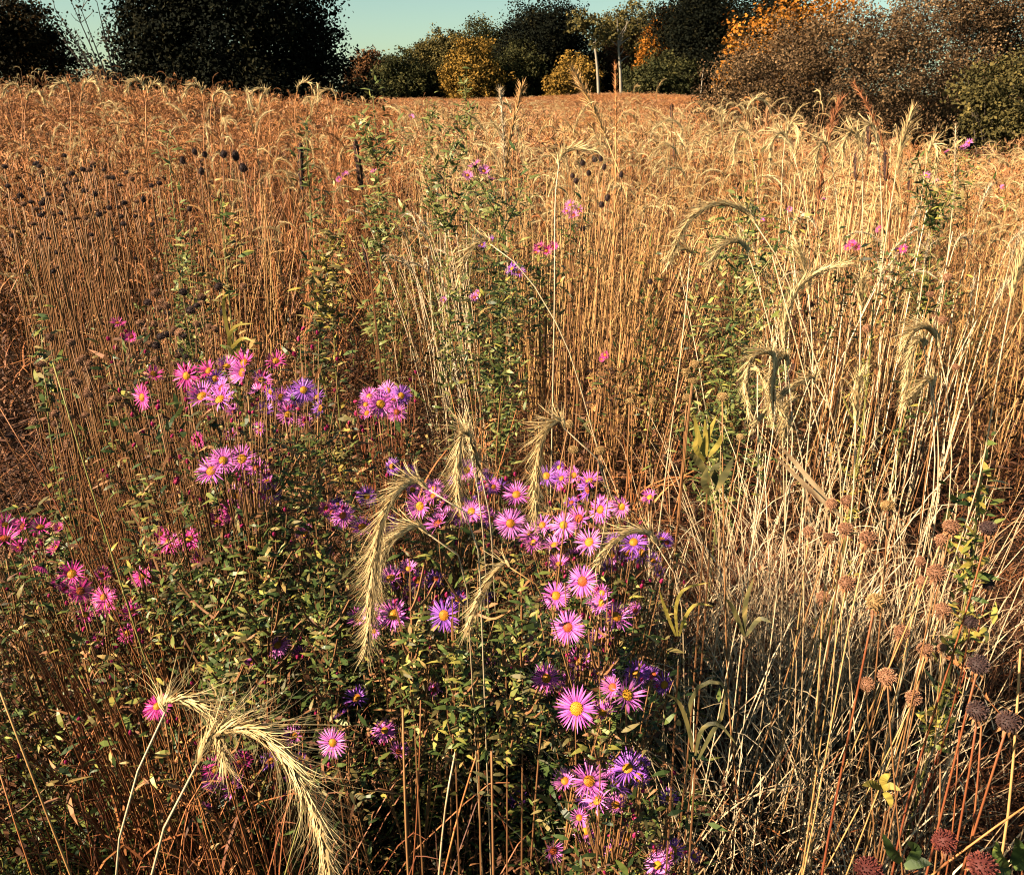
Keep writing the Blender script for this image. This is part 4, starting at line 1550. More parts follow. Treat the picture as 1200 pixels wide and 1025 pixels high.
aster('crowded purple aster top beside the dark shaded flower clump',
      [(640, 562, 24, 'violet', 'h'), (655, 566, 26, 'lilac', 'o'), (690, 568, 28, 'lilac', 'h'), (703, 602, 33, 'lilac', 'o'), (688, 578, 28, 'violet', 'h'), (660, 620, 31, 'lilac', 'o'), (650, 643, 28, 'lilac', 'h'), (728, 598, 24, 'lilac', 'h'), (655, 662, 24, 'lilac', 'h'), (690, 640, 29, 'lilac', 'h'), (716, 654, 24, 'lilac', 'h'), (765, 661, 18, 'violet', 'h'), (742, 640, 30, 'violet', 'h'), (752, 652, 26, 'violet', 'h'), (735, 652, 24, 'violet', 'h')],
      jb(680, 600, 9, 55, 35), fol=460, nleaf=36)
aster('aster with one deep violet star among faded half closed heads',
      [(458, 682, 28, 'lilac', 'h'), (490, 684, 25, 'lilac', 'h'), (510, 683, 23, 'violet', 'h'), (438, 725, 31, 'lilac', 'o'), (461, 725, 32, 'lilac', 'h'), (520, 726, 39, 'violet', 'o'), (536, 706, 24, 'violet', 'o'), (480, 700, 18, 'pink', 'h')],
      jb(485, 705, 8, 40, 20), fol=420, nleaf=40)
aster('solitary lilac star on a bare stem in the dark gap',
      [(451, 860, 30, 'lilac', 'o'), (509, 812, 18, 'lilac', 'h')], [(490, 790, 7)], fol=110, nleaf=16, dryness=.6)
aster('aster carrying the biggest round lilac blooms in a column',
      [(682, 687, 38, 'lilac', 'o'), (651, 703, 34, 'lilac', 'o'), (665, 741, 41, 'lilac', 'o'), (722, 728, 34, 'lilac', 'h'), (705, 756, 32, 'lilac', 'h'), (678, 780, 32, 'lilac', 'h'), (640, 800, 36, 'lilac', 'o'), (675, 836, 50, 'lilac', 'o'), (745, 795, 33, 'violet', 'o'), (735, 820, 38, 'lilac', 'h'), (765, 795, 20, 'violet', 'h'), (705, 700, 20, 'lilac', 'h')],
      jb(690, 770, 8, 50, 60), fol=560, nleaf=46)
aster('lower aster with a ragged lilac star and dark violet clump',
      [(690, 920, 44, 'lilac', 'o'), (700, 942, 36, 'lilac', 'h'), (735, 905, 38, 'violet', 'h'), (722, 925, 34, 'violet', 'h'), (748, 915, 28, 'violet', 'h'), (686, 978, 30, 'lilac', 'o'), (735, 985, 30, 'lilac', 'h'), (788, 1000, 26, 'violet', 'h'), (770, 1018, 34, 'lilac', 'o'), (700, 1000, 22, 'lilac', 'h')],
      jb(710, 960, 6, 40, 30), fol=420, nleaf=34)
aster('withered brown aster with two tiny red eyed violet stars',
      [(606, 938, 24, 'violet', 'o'), (598, 962, 19, 'lilac', 'o'), (577, 775, 18, 'lilac', 'h'), (615, 778, 16, 'lilac', 'h')],
      jb(600, 800, 5, 30, 30), fol=620, nleaf=10, dryness=.8, nst=4, leafcol=('olive', 'dryleaf', 'dryleaf'))

# small far asters out in the grass
for (lab, fl, dp, n_) in [
        ('smeared mauve aster clump out in the grass behind the leafy stems', [(556, 196, 16), (567, 203, 14), (548, 208, 12), (575, 212, 10)], 3.2, 300),
        ('pair of magenta aster heads pressed among upright straw', [(632, 293, 14), (640, 297, 14), (648, 292, 12), (628, 299, 10)], 2.7, 200),
        ('mauve aster heads beside dark cone seed heads', [(668, 243, 12), (678, 248, 12), (672, 255, 12), (664, 250, 10)], 3.0, 140),
        ('deep violet aster low in shade beneath the bending ear', [(600, 318, 16), (608, 322, 14), (575, 284, 10), (565, 290, 9)], 2.6, 260),
        ('faint pink aster among dense golden stalks behind thicket', [(556, 352, 11), (520, 355, 8), (560, 347, 8)], 2.3, 160),
        ('single magenta aster head caught in fanned straw', [(709, 420, 10), (705, 425, 7)], 2.0, 30),
        ('magenta aster trio in front of the tall rye clump', [(998, 290, 12), (1003, 293, 9), (993, 294, 9)], 2.6, 140),
        ('magenta aster pair between rye clump and rust forbs', [(1030, 272, 9), (1058, 295, 11), (1052, 297, 8)], 2.7, 160),
        ('tiny pink aster under the long arching ear', [(893, 262, 7), (925, 248, 6), (965, 237, 8)], 2.7, 120),
        ('pink aster on dark green foliage below the low yellowing shrub', [(1085, 208, 9), (1110, 180, 7), (1135, 170, 9), (1128, 176, 7), (1096, 215, 7), (1175, 222, 7)], 3.4, 320),
        ('pale pink aster between the two black flower spikes', [(405, 207, 9), (398, 213, 8), (438, 203, 8), (482, 140, 8)], 3.6, 60)]:
    c_ = 'violet' if 'violet' in lab else 'pink' if 'magenta' in lab else 'lilac'
    aster(lab, [(a, b, c, c_, 'h') for a, b, c in fl], [], 0, n_, depth=dp, group='far asters in the grass', leafcol=('green', 'olive', 'olive'), dryness=.1, nst=2)


PLANS = [plan_aster(*a, **k) for a, k in ASTERS]
for (W_, md_, b_), (a, k) in zip(PLANS, ASTERS):
    build_aster(W_, md_, b_, *a, **k)


# ------------------------------------------------------------------ bristly rye ears, one by one
def to_ground(p0, p1, k=.5, back=.05):
    """ground point below p0, continuing the lean of p1 -> p0 a little"""
    dz = max(.02, abs(p1[2] - p0[2]))
    g = np.array([p0[0] + np.clip((p0[0] - p1[0]) / dz * p0[2] * k, -.35, .35), p0[1] + back, 0.0])
    g[2] = float(terrain(g[0], g[1]))
    return g


def rye(label, d, stem_px, head_px, awn=.03, nsp=34, per=3, w_=.0010, body=.0036, rad=.0014, leaf_n=1, group='bristly rye ears', curl=.55, k=.5, mstem='cream', back=.05):
    S = [pix(a, b, d) for a, b in stem_px]
    Hd = [pix(a, b, d - .015 * i) for i, (a, b) in enumerate(head_px)]
    nx = S[1] if len(S) > 1 else Hd[0]
    g = to_ground(S[0], nx, k, back)
    t = thing('wild_rye', g, label, 'grass', group)
    Hs = crom(Hd, 16)
    full = smooth([g] + S + list(Hs[:4]), 90, 140)
    cut = int(np.argmin(np.linalg.norm(full - Hs[0], axis=1)))
    st = full[np.linspace(0, cut, 22).round().astype(int)]
    Hd = list(full[cut:cut + 1]) + list(Hs[1:])
    mb = MB()
    mb.tube(st - g, np.linspace(rad * 1.3, rad * .8, 22), 5, np.linspace(.3, .8, 22))
    link('stem', mb.mesh('stem', M[mstem], True), t)
    mb, ma = MB(), MB()
    hp = smooth(Hd, 16, 8) - g
    rye_spike(mb, hp, awn, nsp, per, w_, .6, 0, body, curl, ma)
    h = link('seed_head', mb.mesh('seed_head', M['ryehead']), t)
    link('awns', ma.mesh('awns', M['ryehead']), h, kind='stuff')
    for i in range(leaf_n):
        mb = MB()
        b = st[rng.integers(5, 13)] - g
        blade(mb, b, rng.uniform(0, 6.28), rng.uniform(.14, .28), rng.uniform(.004, .007), .3, rng.uniform(1.2, 2.8), 7, rng.random())
        link('leaf', mb.mesh('leaf', M['cream']), t)
    return t


rye('great bristly rye ear arching low over the magenta aster', .62, [(172, 1010), (200, 940)], [(228, 880), (262, 853), (300, 857), (335, 888), (360, 932), (380, 985), (384, 1018)], .031, 84, 4, .0005, .0021, .0011, 0, curl=.8)
rye('shorter bristly rye ear drooping where the great ear begins', .66, [(130, 1000), (160, 900), (178, 845)], [(185, 828), (208, 818), (238, 830), (256, 858), (262, 892)], .024, 46, 3, .0005, .0020, .001, 0, curl=.8)
rye('long pale rye ear hanging in front of the violet star aster', .93, [(560, 600), (535, 570)], [(500, 557), (472, 570), (450, 602), (440, 645), (435, 690), (431, 752)], .026, 84, 5, .0007, .0024, .0010, 0, back=.45, k=0, curl=.8)
rye('second pale rye ear hooked inside the long hanging one', .95, [(545, 640), (530, 618)], [(500, 612), (468, 625), (448, 652), (438, 690), (433, 725)], .024, 56, 5, .0007, .0023, .0010, 0, back=.45, k=0, curl=.8)
rye('twin tipped rye ear nodding above the lilac aster spray', 1.18, [(566, 620), (560, 560)], [(552, 520), (545, 505), (539, 522), (536, 560), (538, 590)], .024, 56, 5, .0008, .0026, .0011, 0, back=.9, k=0, curl=.8)
rye('small side rye ear beside the twin tipped one', 1.2, [(575, 600), (562, 540)], [(548, 508), (551, 516), (556, 532), (560, 548)], .025, 26, 5, .0008, .0026, .0011, 0, back=.9, k=0)
rye('straight hanging rye ear above the crowded purple aster', 1.08, [(720, 560), (690, 505)], [(665, 490), (645, 498), (633, 520), (629, 555), (627, 604)], .024, 64, 5, .0008, .0026, .0011, 0, back=.9, k=0, curl=.8)
rye('thin rye ear bent over the dark shaded flower clump', 1.15, [(800, 700), (785, 640)], [(768, 628), (742, 622), (718, 636), (702, 655)], .022, 26, 4, .0010, .0036, .001, 0, back=.3)
rye('brown thin rye ear slanting inside the purple thicket', 1.05, [(640, 700), (618, 650)], [(598, 655), (580, 670), (562, 700), (548, 735)], .022, 26, 4, .0009, .0034, .0009, 0, back=.3, mstem='gold')
rye('long arching rye ear over dark green foliage', 1.6, [(985, 520), (950, 400), (915, 305)], [(890, 262), (866, 243), (838, 239), (808, 258), (785, 300)], .024, 50, 5, .0011, .0042, .0013, 0, curl=.4)
rye('fluffy rye ear tucked under the long arching one', 1.7, [(915, 430), (893, 350)], [(880, 300), (868, 284), (850, 286), (832, 306)], .024, 40, 5, .0011, .004, .0013, 0, curl=.4)
rye('pair member rye ear at the stem of the long arching one', 1.68, [(800, 400), (805, 340)], [(812, 300), (806, 292), (795, 293), (786, 304)], .03, 18, 3, .0016, .005)
rye('bending rye ear over the deep violet shaded aster', 1.8, [(665, 400), (620, 322)], [(578, 280), (560, 285), (545, 302), (538, 325)], .034, 22, 3, .0017, .006)
rye('tall curved rye ear pointing back over straw', 1.5, [(925, 470), (918, 430)], [(917, 405), (921, 370), (934, 338), (960, 318), (988, 310)], .022, 54, 5, .0010, .004, .0012, 0, curl=.4)
rye('upright feathery rye ear behind the tall curved one', 1.62, [(955, 430), (950, 380)], [(948, 345), (944, 320), (936, 292)], .04, 22, 4, .0015, .005)
for i, (st_, hd_) in enumerate([([(905, 520), (912, 460)], [(912, 425), (900, 412), (882, 418), (873, 448), (878, 482)]), ([(930, 540), (928, 470)], [(925, 428), (917, 417), (906, 440), (904, 488)]),
                  ([(890, 560), (888, 490)], [(886, 432), (890, 436), (903, 462), (922, 492)]), ([(990, 560), (975, 480)], [(962, 440), (940, 446), (912, 466), (884, 497)]), ([(945, 560), (932, 500)], [(928, 468), (922, 476), (918, 508)])]):
    rye('tangled drooping rye ear in the knot above the yellow leaved plant', 1.33 + .03 * i, st_, hd_, .018, 48, 5, .0009, .0034, .0011, 0, curl=.35, group='knot of tangled rye ears')
rye('hooked rye ear crowning the cream straw clump', 1.4, [(1118, 560), (1110, 450)], [(1102, 402), (1088, 384), (1070, 388), (1056, 412)], .019, 46, 5, .0009, .0036, .0011, 0, curl=.35)
rye('rye ear hanging inside the hooked one', 1.42, [(1098, 560), (1092, 460)], [(1086, 402), (1076, 398), (1066, 420), (1058, 466)], .019, 46, 5, .0009, .0036, .0011, 0, curl=.35)
rye('rye ear bowing below the hooked one', 1.38, [(1100, 600), (1100, 500)], [(1096, 444), (1086, 446), (1074, 458), (1062, 470)], .018, 30, 5, .0009, .0034, .0011, 0, curl=.35)
rye('short upright rye ear between knot and hooked ear', 1.4, [(1000, 600), (1002, 530)], [(1003, 492), (1003, 470), (1006, 442)], .03, 16, 4, .0014, .005)
rye('spiky upright rye ear above yellow flower dots', 1.6, [(1007, 470), (1008, 400)], [(1009, 362), (1009, 345), (1010, 328)], .032, 12, 4, .0015, .005)
rye('tall pale rye ear against the brown shrub', 2.6, [(1030, 340), (1042, 250)], [(1050, 205), (1056, 170), (1068, 132)], .045, 34, 4, .0022, .006, .0020, 0)
rye('sideways rye ear above the dark cone seed heads', 2.2, [(650, 350), (650, 240)], [(652, 196), (660, 180), (676, 174), (694, 176)], .036, 28, 4, .0018, .005, .0018, 0)
rye('golden rye ear reaching in over the rust forbs', 1.5, [(1150, 560), (1172, 420)], [(1184, 350), (1192, 318), (1202, 280)], .034, 24, 4, .0015, .005)
for (x0, y0, x1, y1, x2, y2, dd) in [(1010, 300, 1012, 180, 990, 168, 2.8), (985, 290, 975, 185, 958, 180, 3.0), (950, 280, 930, 178, 905, 170, 3.1), (1035, 300, 1030, 172, 1012, 160, 2.9), (1075, 290, 1085, 190, 1098, 182, 3.0), (890, 250, 880, 165, 862, 170, 3.6), (915, 260, 918, 170, 935, 158, 3.4)]:
    rye('nodding rye ear of the tall golden clump before the brown shrub', dd, [(x0, y0), ((x0 + x1) / 2, (y0 + y1) / 2 - 10)], [(x1, y1), ((x1 + x2) / 2, min(y1, y2) - 14), (x2, y2 - 4), (x2 - 3, y2 + 22)], .042, 30, 4, .0022, .006, .0020, 0, 'ears of the tall golden clump')
# ears that break the skyline at the left
for (x_, y_, dd, dr) in [(15, 100, 6.5, -1), (72, 98, 6.0, -1), (105, 96, 5.6, 1), (160, 95, 5.2, -1), (182, 99, 5.4, 1), (228, 100, 5.8, -1), (258, 108, 6.0, 1), (305, 105, 6.4, -1), (357, 97, 6.0, 1), (385, 106, 6.6, -1), (40, 108, 5.5, 1), (590, 122, 5.0, -1)]:
    rye('rusty rye ear hooking up against the dark trees', dd, [(x_ - dr * 10, y_ + 70), (x_ - dr * 12, y_ + 30)], [(x_ - dr * 10, y_ + 10), (x_ - dr * 4, y_), (x_ + dr * 6, y_ + 1), (x_ + dr * 12, y_ + 12)], .04, 22, 3, .004, .014, .003, 0, 'ears along the skyline', mstem='orange')


# tall plume grasses and stalks that stand above the field
def plume(label, d, pts, rad=.003, plume_from=.6, m_='gold', fluff=.07):
    P = [pix(a, b, d) for a, b in pts]
    g = to_ground(P[0], P[1], .5)
    t = thing('plume_grass', g, label, 'grass', 'tall plumes')
    st = smooth([g] + P, 16) - g
    mb = MB()
    mb.tube(st, np.linspace(rad, rad * .4, 16), 5, np.linspace(.4, .8, 16))
    link('stem', mb.mesh('stem', M[m_], True), t)
    k = int(16 * plume_from)
    mb = MB()
    for _ in range(4):
        simple_spike(mb, st[k:], fluff * rng.uniform(.35, .6), 26, .004, .6, 0, fluff * .05)
    link('seed_head', mb.mesh('seed_head', M[m_]), t)


plume('tall bent plume grass standing before the dark oak', 4.2, [(742, 240), (712, 160), (692, 112), (672, 84)], .006, .78, 'gold', .12)
plume('straight narrow plume stalk before the broken pale snag', 4.5, [(722, 230), (722, 150), (721, 75)], .007, .75, 'orange', .06)
plume('pale plume grass against the green bushy far tree', 4.0, [(590, 200), (598, 150), (612, 100)], .005, .7, 'gold', .10)
plume('short pale plume beside the leafy spire', 4.0, [(592, 190), (590, 140), (586, 105)], .006, .75, 'cream', .07)
plume('reddish drooping plume before the wide brown shrub', 3.4, [(962, 230), (966, 150), (972, 105), (985, 118)], .004, .7, 'russet', .09)
plume('reddish plume bent across the brown shrub', 3.5, [(1050, 220), (1040, 140), (1020, 110), (1000, 96)], .004, .7, 'russet', .07)
plume('thin cream stalk leaning across low yellowing shrub', 3.2, [(1122, 230), (1118, 180), (1120, 145)], .004, .8, 'cream', .04)


# ------------------------------------------------------------------ round seed heads
def ball_mesh(m, seed, squash=.8, n=190):
    mb = MB()
    rs = np.random.default_rng(seed)
    vs_, fs = [], []
    rings, seg = 7, 12
    for r in range(rings + 1):
        th = math.pi * r / rings
        for s_ in range(seg):
            a = s_ / seg * 6.283
            vs_.append((math.sin(th) * math.cos(a) * .82, math.sin(th) * math.sin(a) * .82, math.cos(th) * .82 * squash))
    for r in range(rings):
        for s_ in range(seg):
            a, b = r * seg + s_, r * seg + (s_ + 1) % seg
            fs.append((a, a + seg, b + seg, b))
    mb.add(vs_, fs, .25)
    for i in range(n):
        z = 1 - 2 * (i + .5) / n
        if z < -.75:
            continue
        a = i * 2.39996
        r = math.sqrt(1 - z * z)
        d = nrm(np.array([r * math.cos(a), r * math.sin(a), z]) + rs.normal(size=3) * .07)
        c = d * np.array([1, 1, squash]) * .78
        tip = d * np.array([1, 1, squash]) * rs.uniform(.96, 1.1)
        e1 = nrm(np.cross(d, [.3, .2, .9]))
        e2 = np.cross(d, e1)
        w_, w2 = .045, .055
        v_ = np.clip(rs.normal(.6, .2), 0, 1)
        q = [c + e1 * w_, c + e2 * w_, c - e1 * w_, c - e2 * w_, tip + e1 * w2, tip + e2 * w2, tip - e1 * w2, tip - e2 * w2, tip * .93]
        mb.add(q, [(0, 1, 5, 4), (1, 2, 6, 5), (2, 3, 7, 6), (3, 0, 4, 7), (4, 5, 8), (5, 6, 8), (6, 7, 8), (7, 4, 8)], [v_ * .5] * 4 + [v_] * 4 + [v_ * .3])
    return mb.mesh('seed_head', M[m])


BALL = {k: [ball_mesh(m, j, q) for j, q in enumerate((.75, .85, .65))] for k, m in (('n', 'seed'), ('p', 'seedpale'), ('d', 'seeddark'), ('r', 'seedredshade'))}
CONE = [ball_mesh('seeddark', 9, 1.5), ball_mesh('seeddark', 10, 1.2)]
mbc = MB()
_k = 9
_a = np.arange(_k) / _k * 6.283
mbc.leaves(np.stack([np.cos(_a) * .1, np.sin(_a) * .1, _a * 0 - .62], 1), np.stack([np.cos(_a), np.sin(_a), -.35 + .3 * np.sin(_a * 3)], 1), np.repeat([[0, 0, 1.0]], _k, 0), 1.0, .34, rng.random(_k), .5)
BRACT = mbc.mesh('bract', M['dryleaf'])


def seedhead(label, px_, py_, dm, kind='n', real=.022, group=None, lean=None, mstem='stembrown', d=None, mesh=None, bract=True, rad=.0016, tiltup=.25, name='seed_stalk'):
    d = d or real * FPX / dm
    P = pix(px_, py_, d)
    lx = (lean if lean is not None else rng.normal() * .10)
    g = np.array([P[0] + lx, P[1] + rng.uniform(0, .10), 0])
    g[2] = float(terrain(g[0], g[1]))
    t = thing(name, g, label, 'seed head', group)
    r_ = dm / FPX * d * (.5 if mesh is None else .36)
    nv = nrm(np.array([-lx * .8, 0, 1]) + nrm(CAM - P) * tiltup + rng.normal(size=3) * .2)
    mid = g * .45 + P * .55 + np.array([-lx * .1, 0, 0]) + rng.normal(size=3) * .012
    mb = MB()
    st = smooth([g - [0, 0, .01], mid, P - nv * r_ * 2.2, P - nv * r_ * .5], 12, 12) - g
    mb.tube(st, np.linspace(rad * 1.35, rad * .75, 12), 5, np.linspace(.3, .7, 12))
    link('stem', mb.mesh('stem', M[mstem], True), t)
    h = link('seed_head', mesh or BALL[kind][rng.integers(3)], t)
    h.matrix_basis = Matrix.Translation(Vector(P - g)) @ face_q(nv, rng.uniform(0, 6.28)).to_matrix().to_4x4() @ Matrix.Diagonal((r_, r_, r_, 1))
    if bract:
        link('bract', BRACT, h)
    return t


OWN = {(1018, 630): 'largest pinkish brown bergamot head of the upper knot, tilted on its stalk', (1098, 671): 'big brown bergamot head with a smaller one tucked just below it',
       (1115, 617): 'brown bergamot head beside the topmost blackish head', (993, 683): 'lone round bergamot head beside the flattened pale one', (965, 699): 'small round bergamot head beyond the lone one, over dense straw',
       (1040, 792): 'broad bergamot head of the lower trio with ragged bracts', (1016, 801): 'rounder bergamot head of the lower trio touching the orange red stalk', (1071, 817): 'lowest bergamot head of the lower trio above crossed straw',
       (1105, 713): 'brown bergamot head hanging next to the shaded gap', (948, 622): 'small bergamot head at the outer end of the upper knot', (975, 590): 'small fuzzy bergamot head on top of the upper knot',
       (1057, 740): 'bergamot head between the flattened pale head and the lower trio', (1084, 760): 'bergamot head with a tiny bud sized one at its side', (1104, 758): 'tiny bud sized bergamot head beside a full grown one'}
LN = 'round pinkish brown bergamot seed head on a dry stalk over pale straw'
for (a, b, c) in [(975, 590, 14), (993, 587, 16), (1018, 630, 22), (991, 619, 18), (972, 629, 15), (948, 622, 14), (965, 699, 16), (993, 683, 20), (1057, 740, 18), (1084, 760, 19), (1104, 758, 11), (1105, 713, 18), (1080, 680, 14), (1098, 671, 22), (1079, 657, 12), (1115, 617, 20), (1103, 632, 15), (1016, 801, 18), (1071, 817, 19), (1040, 792, 22)]:
    seedhead(OWN.get((a, b), LN), a, b, c, 'n', .022 if c > 15 else .017, 'bergamot heads over the straw', mstem='gold' if rng.random() < .6 else 'stembrown', rad=.0012)
seedhead('flattened pale bergamot seed head on a tall orange red stalk', 1026, 705, 22, 'p', .024, lean=.01, mstem='stemred', rad=.0019)
seedhead('pale tan seed head topping the bergamot group', 1041, 592, 17, 'p', .022, lean=.12)
for (a, b, c) in [(1158, 618, 20), (1158, 684, 15), (1137, 728, 17), (1147, 778, 25), (1146, 832, 25), (1182, 845, 27)]:  # brown heads coloured near black to stand for the shade here
    seedhead('seed head tinted blackish for shade on a red stalk in the gap', a, b, c, 'd', .024, 'dark heads in the shaded gap', lean=rng.normal() * .02, mstem='stemred', rad=.0017)
for (a, b, c) in [(1107, 985, 28), (1152, 1014, 34), (1018, 1018, 32)]:
    seedhead('red brown seed head coloured deep for shade low among green leaves', a, b, c, 'r', .026, 'red heads low down', lean=rng.normal() * .02, mstem='stemred')
for (a, b, c) in [(804, 437, 12), (812, 446, 12), (805, 466, 11), (847, 465, 14), (815, 427, 12), (868, 512, 10)]:
    seedhead('tan oval seed head next to the yellow leaved plant', a, b, c, 'p', .018, 'tan heads near the yellow leaves', mesh=None, bract=False)
for (a, b, c) in [(703, 528, 12), (672, 527, 13), (667, 497, 11), (738, 470, 10), (765, 470, 10), (740, 455, 8)]:
    seedhead('pale oval seed head at the foot of the golden straw fan', a, b, c, 'p', .016, 'pale heads in the straw fan', bract=False)
for (a, b, c) in [(683, 191, 9), (697, 187, 9), (704, 186, 8), (708, 196, 8), (690, 203, 8), (671, 206, 8), (675, 212, 9), (705, 240, 10), (683, 268, 9), (712, 232, 9), (762, 330, 9), (728, 205, 8)]:
    seedhead('dark coneflower head standing in golden grass behind the fan', a, b, c, 'd', .024, 'coneflower heads in the grass', mesh=CONE[rng.integers(2)], bract=False, d=2.9 + rng.uniform(-.2, .2), rad=.002)
for (a, b, c) in [(228, 178, 10), (240, 181, 9), (262, 181, 12), (276, 183, 13), (285, 197, 14), (236, 201, 10), (214, 188, 10), (222, 245, 9), (168, 234, 8)]:
    seedhead('black cone seed head beside the leafy green stem', a, b, c, 'd', .03, 'black cone heads', mesh=CONE[rng.integers(2)], bract=False, d=2.9 + rng.uniform(-.2, .2), rad=.002)
for i in range(110):
    a, b = rng.normal(80, 55), rng.normal(236, 38)
    if a < 2 or b > 330 or b < 178:
        continue
    seedhead('small dark brown flat seed cluster in the rusty grass', a, b, rng.uniform(5, 8), 'd' if rng.random() < .6 else 'n', .024, 'dark clusters in rusty grass', d=2.9 + rng.uniform(-.5, .5), bract=False, rad=.002)
for i in range(48):
    a, b = rng.normal(200, 34), rng.normal(385, 32)
    if b > 450 or b < 325:
        continue
    seedhead('brown bergamot head in the brown drift behind the pink asters', a, b, rng.uniform(8, 12), 'n' if rng.random() < .75 else 'd', .02, 'brown drift of bergamot heads', d=2.0 + rng.uniform(-.25, .25), bract=False, rad=.001)
for i in range(26):
    a, b = rng.normal(88, 30), rng.normal(452, 28)
    if b > 520:
        continue
    seedhead('brown seed head in leaning rust grass near the pink budded aster', a, b, rng.uniform(8, 12), 'n', .018, 'brown heads in the leaning grass', d=1.65 + rng.uniform(-.15, .15), bract=False, rad=.001)
for (a, b, c) in [(1017, 385, 12), (1105, 375, 11), (1110, 325, 11), (1090, 345, 10), (1120, 430, 9), (1095, 372, 9)]:
    seedhead('rust brown seed head behind the hooked rye ear', a, b, c, 'n', .02, 'rust heads behind the hooked ear', bract=False)
seedhead('slim tan cattail like head rising against the brown shrub', 900, 118, 8, 'p', .03, d=4.0, bract=False, rad=.004, lean=.0)


# black flower spikes
def spike(label, px_, y0, y1, wpx, d, lean=0):
    P0, P1 = pix(px_ + lean, y1, d), pix(px_, y0, d)
    g = np.array([P0[0] + .02, P0[1] + .05, 0.0])
    g[2] = float(terrain(g[0], g[1]))
    t = thing('flower_spike', g, label, 'seed head', 'black flower spikes')
    mb = MB()
    mb.tube(crom([g, (g + P0) / 2 + [.01, 0, 0], P0, P1], 12) - g, np.linspace(.004, .002, 12), 5, .4)
    link('stem', mb.mesh('stem', M['stembrown']), t)
    mb = MB()
    n = 150
    f = (np.arange(n) + .5) / n
    a = np.arange(n) * 2.39996
    ax = nrm(P1 - P0)
    e1 = nrm(np.cross(ax, [0, 1, 0]))
    e2 = np.cross(ax, e1)
    rd = np.cos(a)[:, None] * e1 + np.sin(a)[:, None] * e2
    r_ = wpx / FPX * d * .5 * np.minimum(1, np.minimum((1 - f) * 4 + .35, f * 6 + .4))
    c = P0 + (P1 - P0) * f[:, None] - g
    mb.leaves(c, rd + ax * rng.uniform(.2, 1.2, n)[:, None], rd, r_ * rng.uniform(1.0, 1.9, n), r_ * .8, rng.random(n), .3)
    mb.tube(np.array([P0, (P0 + P1) / 2, P1]) - g, np.array([.5, .55, .25]) * wpx / FPX * d * .35, 7, .1)
    link('spike', mb.mesh('spike', M['seeddark']), t)


spike('black upright flower spike beside yellow green leaves', 352, 168, 222, 9, 3.1, 2)
spike('taller black flower spike leaning by the leafy green spire', 416, 164, 222, 9, 3.1, 8)
spike('dark spike half hidden inside the tall golden clump', 1003, 178, 212, 6, 3.2)
spike('long dark spike between nodding ears of the golden clump', 1018, 142, 172, 6, 3.4)
spike('dark brown spike at the far side of the golden clump', 1038, 178, 212, 7, 3.2)
spike('short dark spike between golden clump and rust forbs', 1066, 212, 226, 5, 3.2)
spike('slender brown spike on the orange slope before the shrub', 787, 122, 150, 5, 4.6)
spike('slender dark spike standing in tawny grass under the shrub', 790, 168, 186, 4, 3.8)
spike('thin dark stalk below the taller black spike', 425, 285, 330, 5, 2.4, 10)


# leafy green stems out in the grass
def leafy(label, d, pts, wpx, n, mats=('weed', 'weed'), ll=(.016, .038), branch=9, group='leafy green stems in the grass', name='leafy_stem', low=5, mst='stemgreen', rs=.0032):
    P = [pix(a, b, d) for a, b in pts]
    g = np.array([P[0][0], P[0][1] + .05, 0.0])
    g[2] = float(terrain(g[0], g[1]))
    t = thing(name, g, label, 'plant', group)
    n = int(n * (1.5 if name == 'leafy_stem' else 1.4))
    st = smooth([g] + P, 16) - g
    mb = MB()
    mb.tube(st, np.linspace(rs, rs * .45, 16), 5, .5)
    paths = [st]
    W_ = wpx / FPX * d * .5
    for i in range(branch):
        k = rng.integers(low + 1, 15)
        e = st[k] + np.array([rng.uniform(-1, 1) * W_, rng.uniform(-1, 1) * W_, rng.uniform(.6, 1.6) * W_])
        br = crom([st[k], (st[k] + e) / 2 + [0, 0, -.01], e], 8)
        mb.tube(br, np.linspace(.0025, .0015, 8), 4, .5)
        paths.append(br)
    link('stem', mb.mesh('stem', M[mst]), t)
    al = np.vstack([paths[0][low:]] * 2 + paths[1:])
    b = al[rng.integers(len(al), size=n)] + rng.normal(size=(n, 3)) * np.array([W_ * .2, W_ * .2, .03])
    d_ = nrm(np.stack([rng.normal(size=n), rng.normal(size=n), rng.uniform(-.1, 1.0, n)], 1))
    b = b[clear_of_heads(b + g)]
    n = len(b)
    d_ = d_[:n]
    L_ = rng.uniform(*ll, n) * 1.15
    mb = MB()
    up = nrm(np.array([0, -.3, 1.0]) + rng.normal(size=(n, 3)) * .4)
    h = n * 2 // 3
    mb.leaves(b[:h], d_[:h], up[:h], L_[:h], L_[:h] * .28, .35 + .65 * rng.random(h), .2, 0)
    mb.leaves(b[h:], d_[h:], up[h:], L_[h:], L_[h:] * .28, .35 + .65 * rng.random(n - h), .2, 1)
    link('foliage', mb.mesh('foliage', [M[mats[0]], M[mats[1]]]), t, kind='stuff')


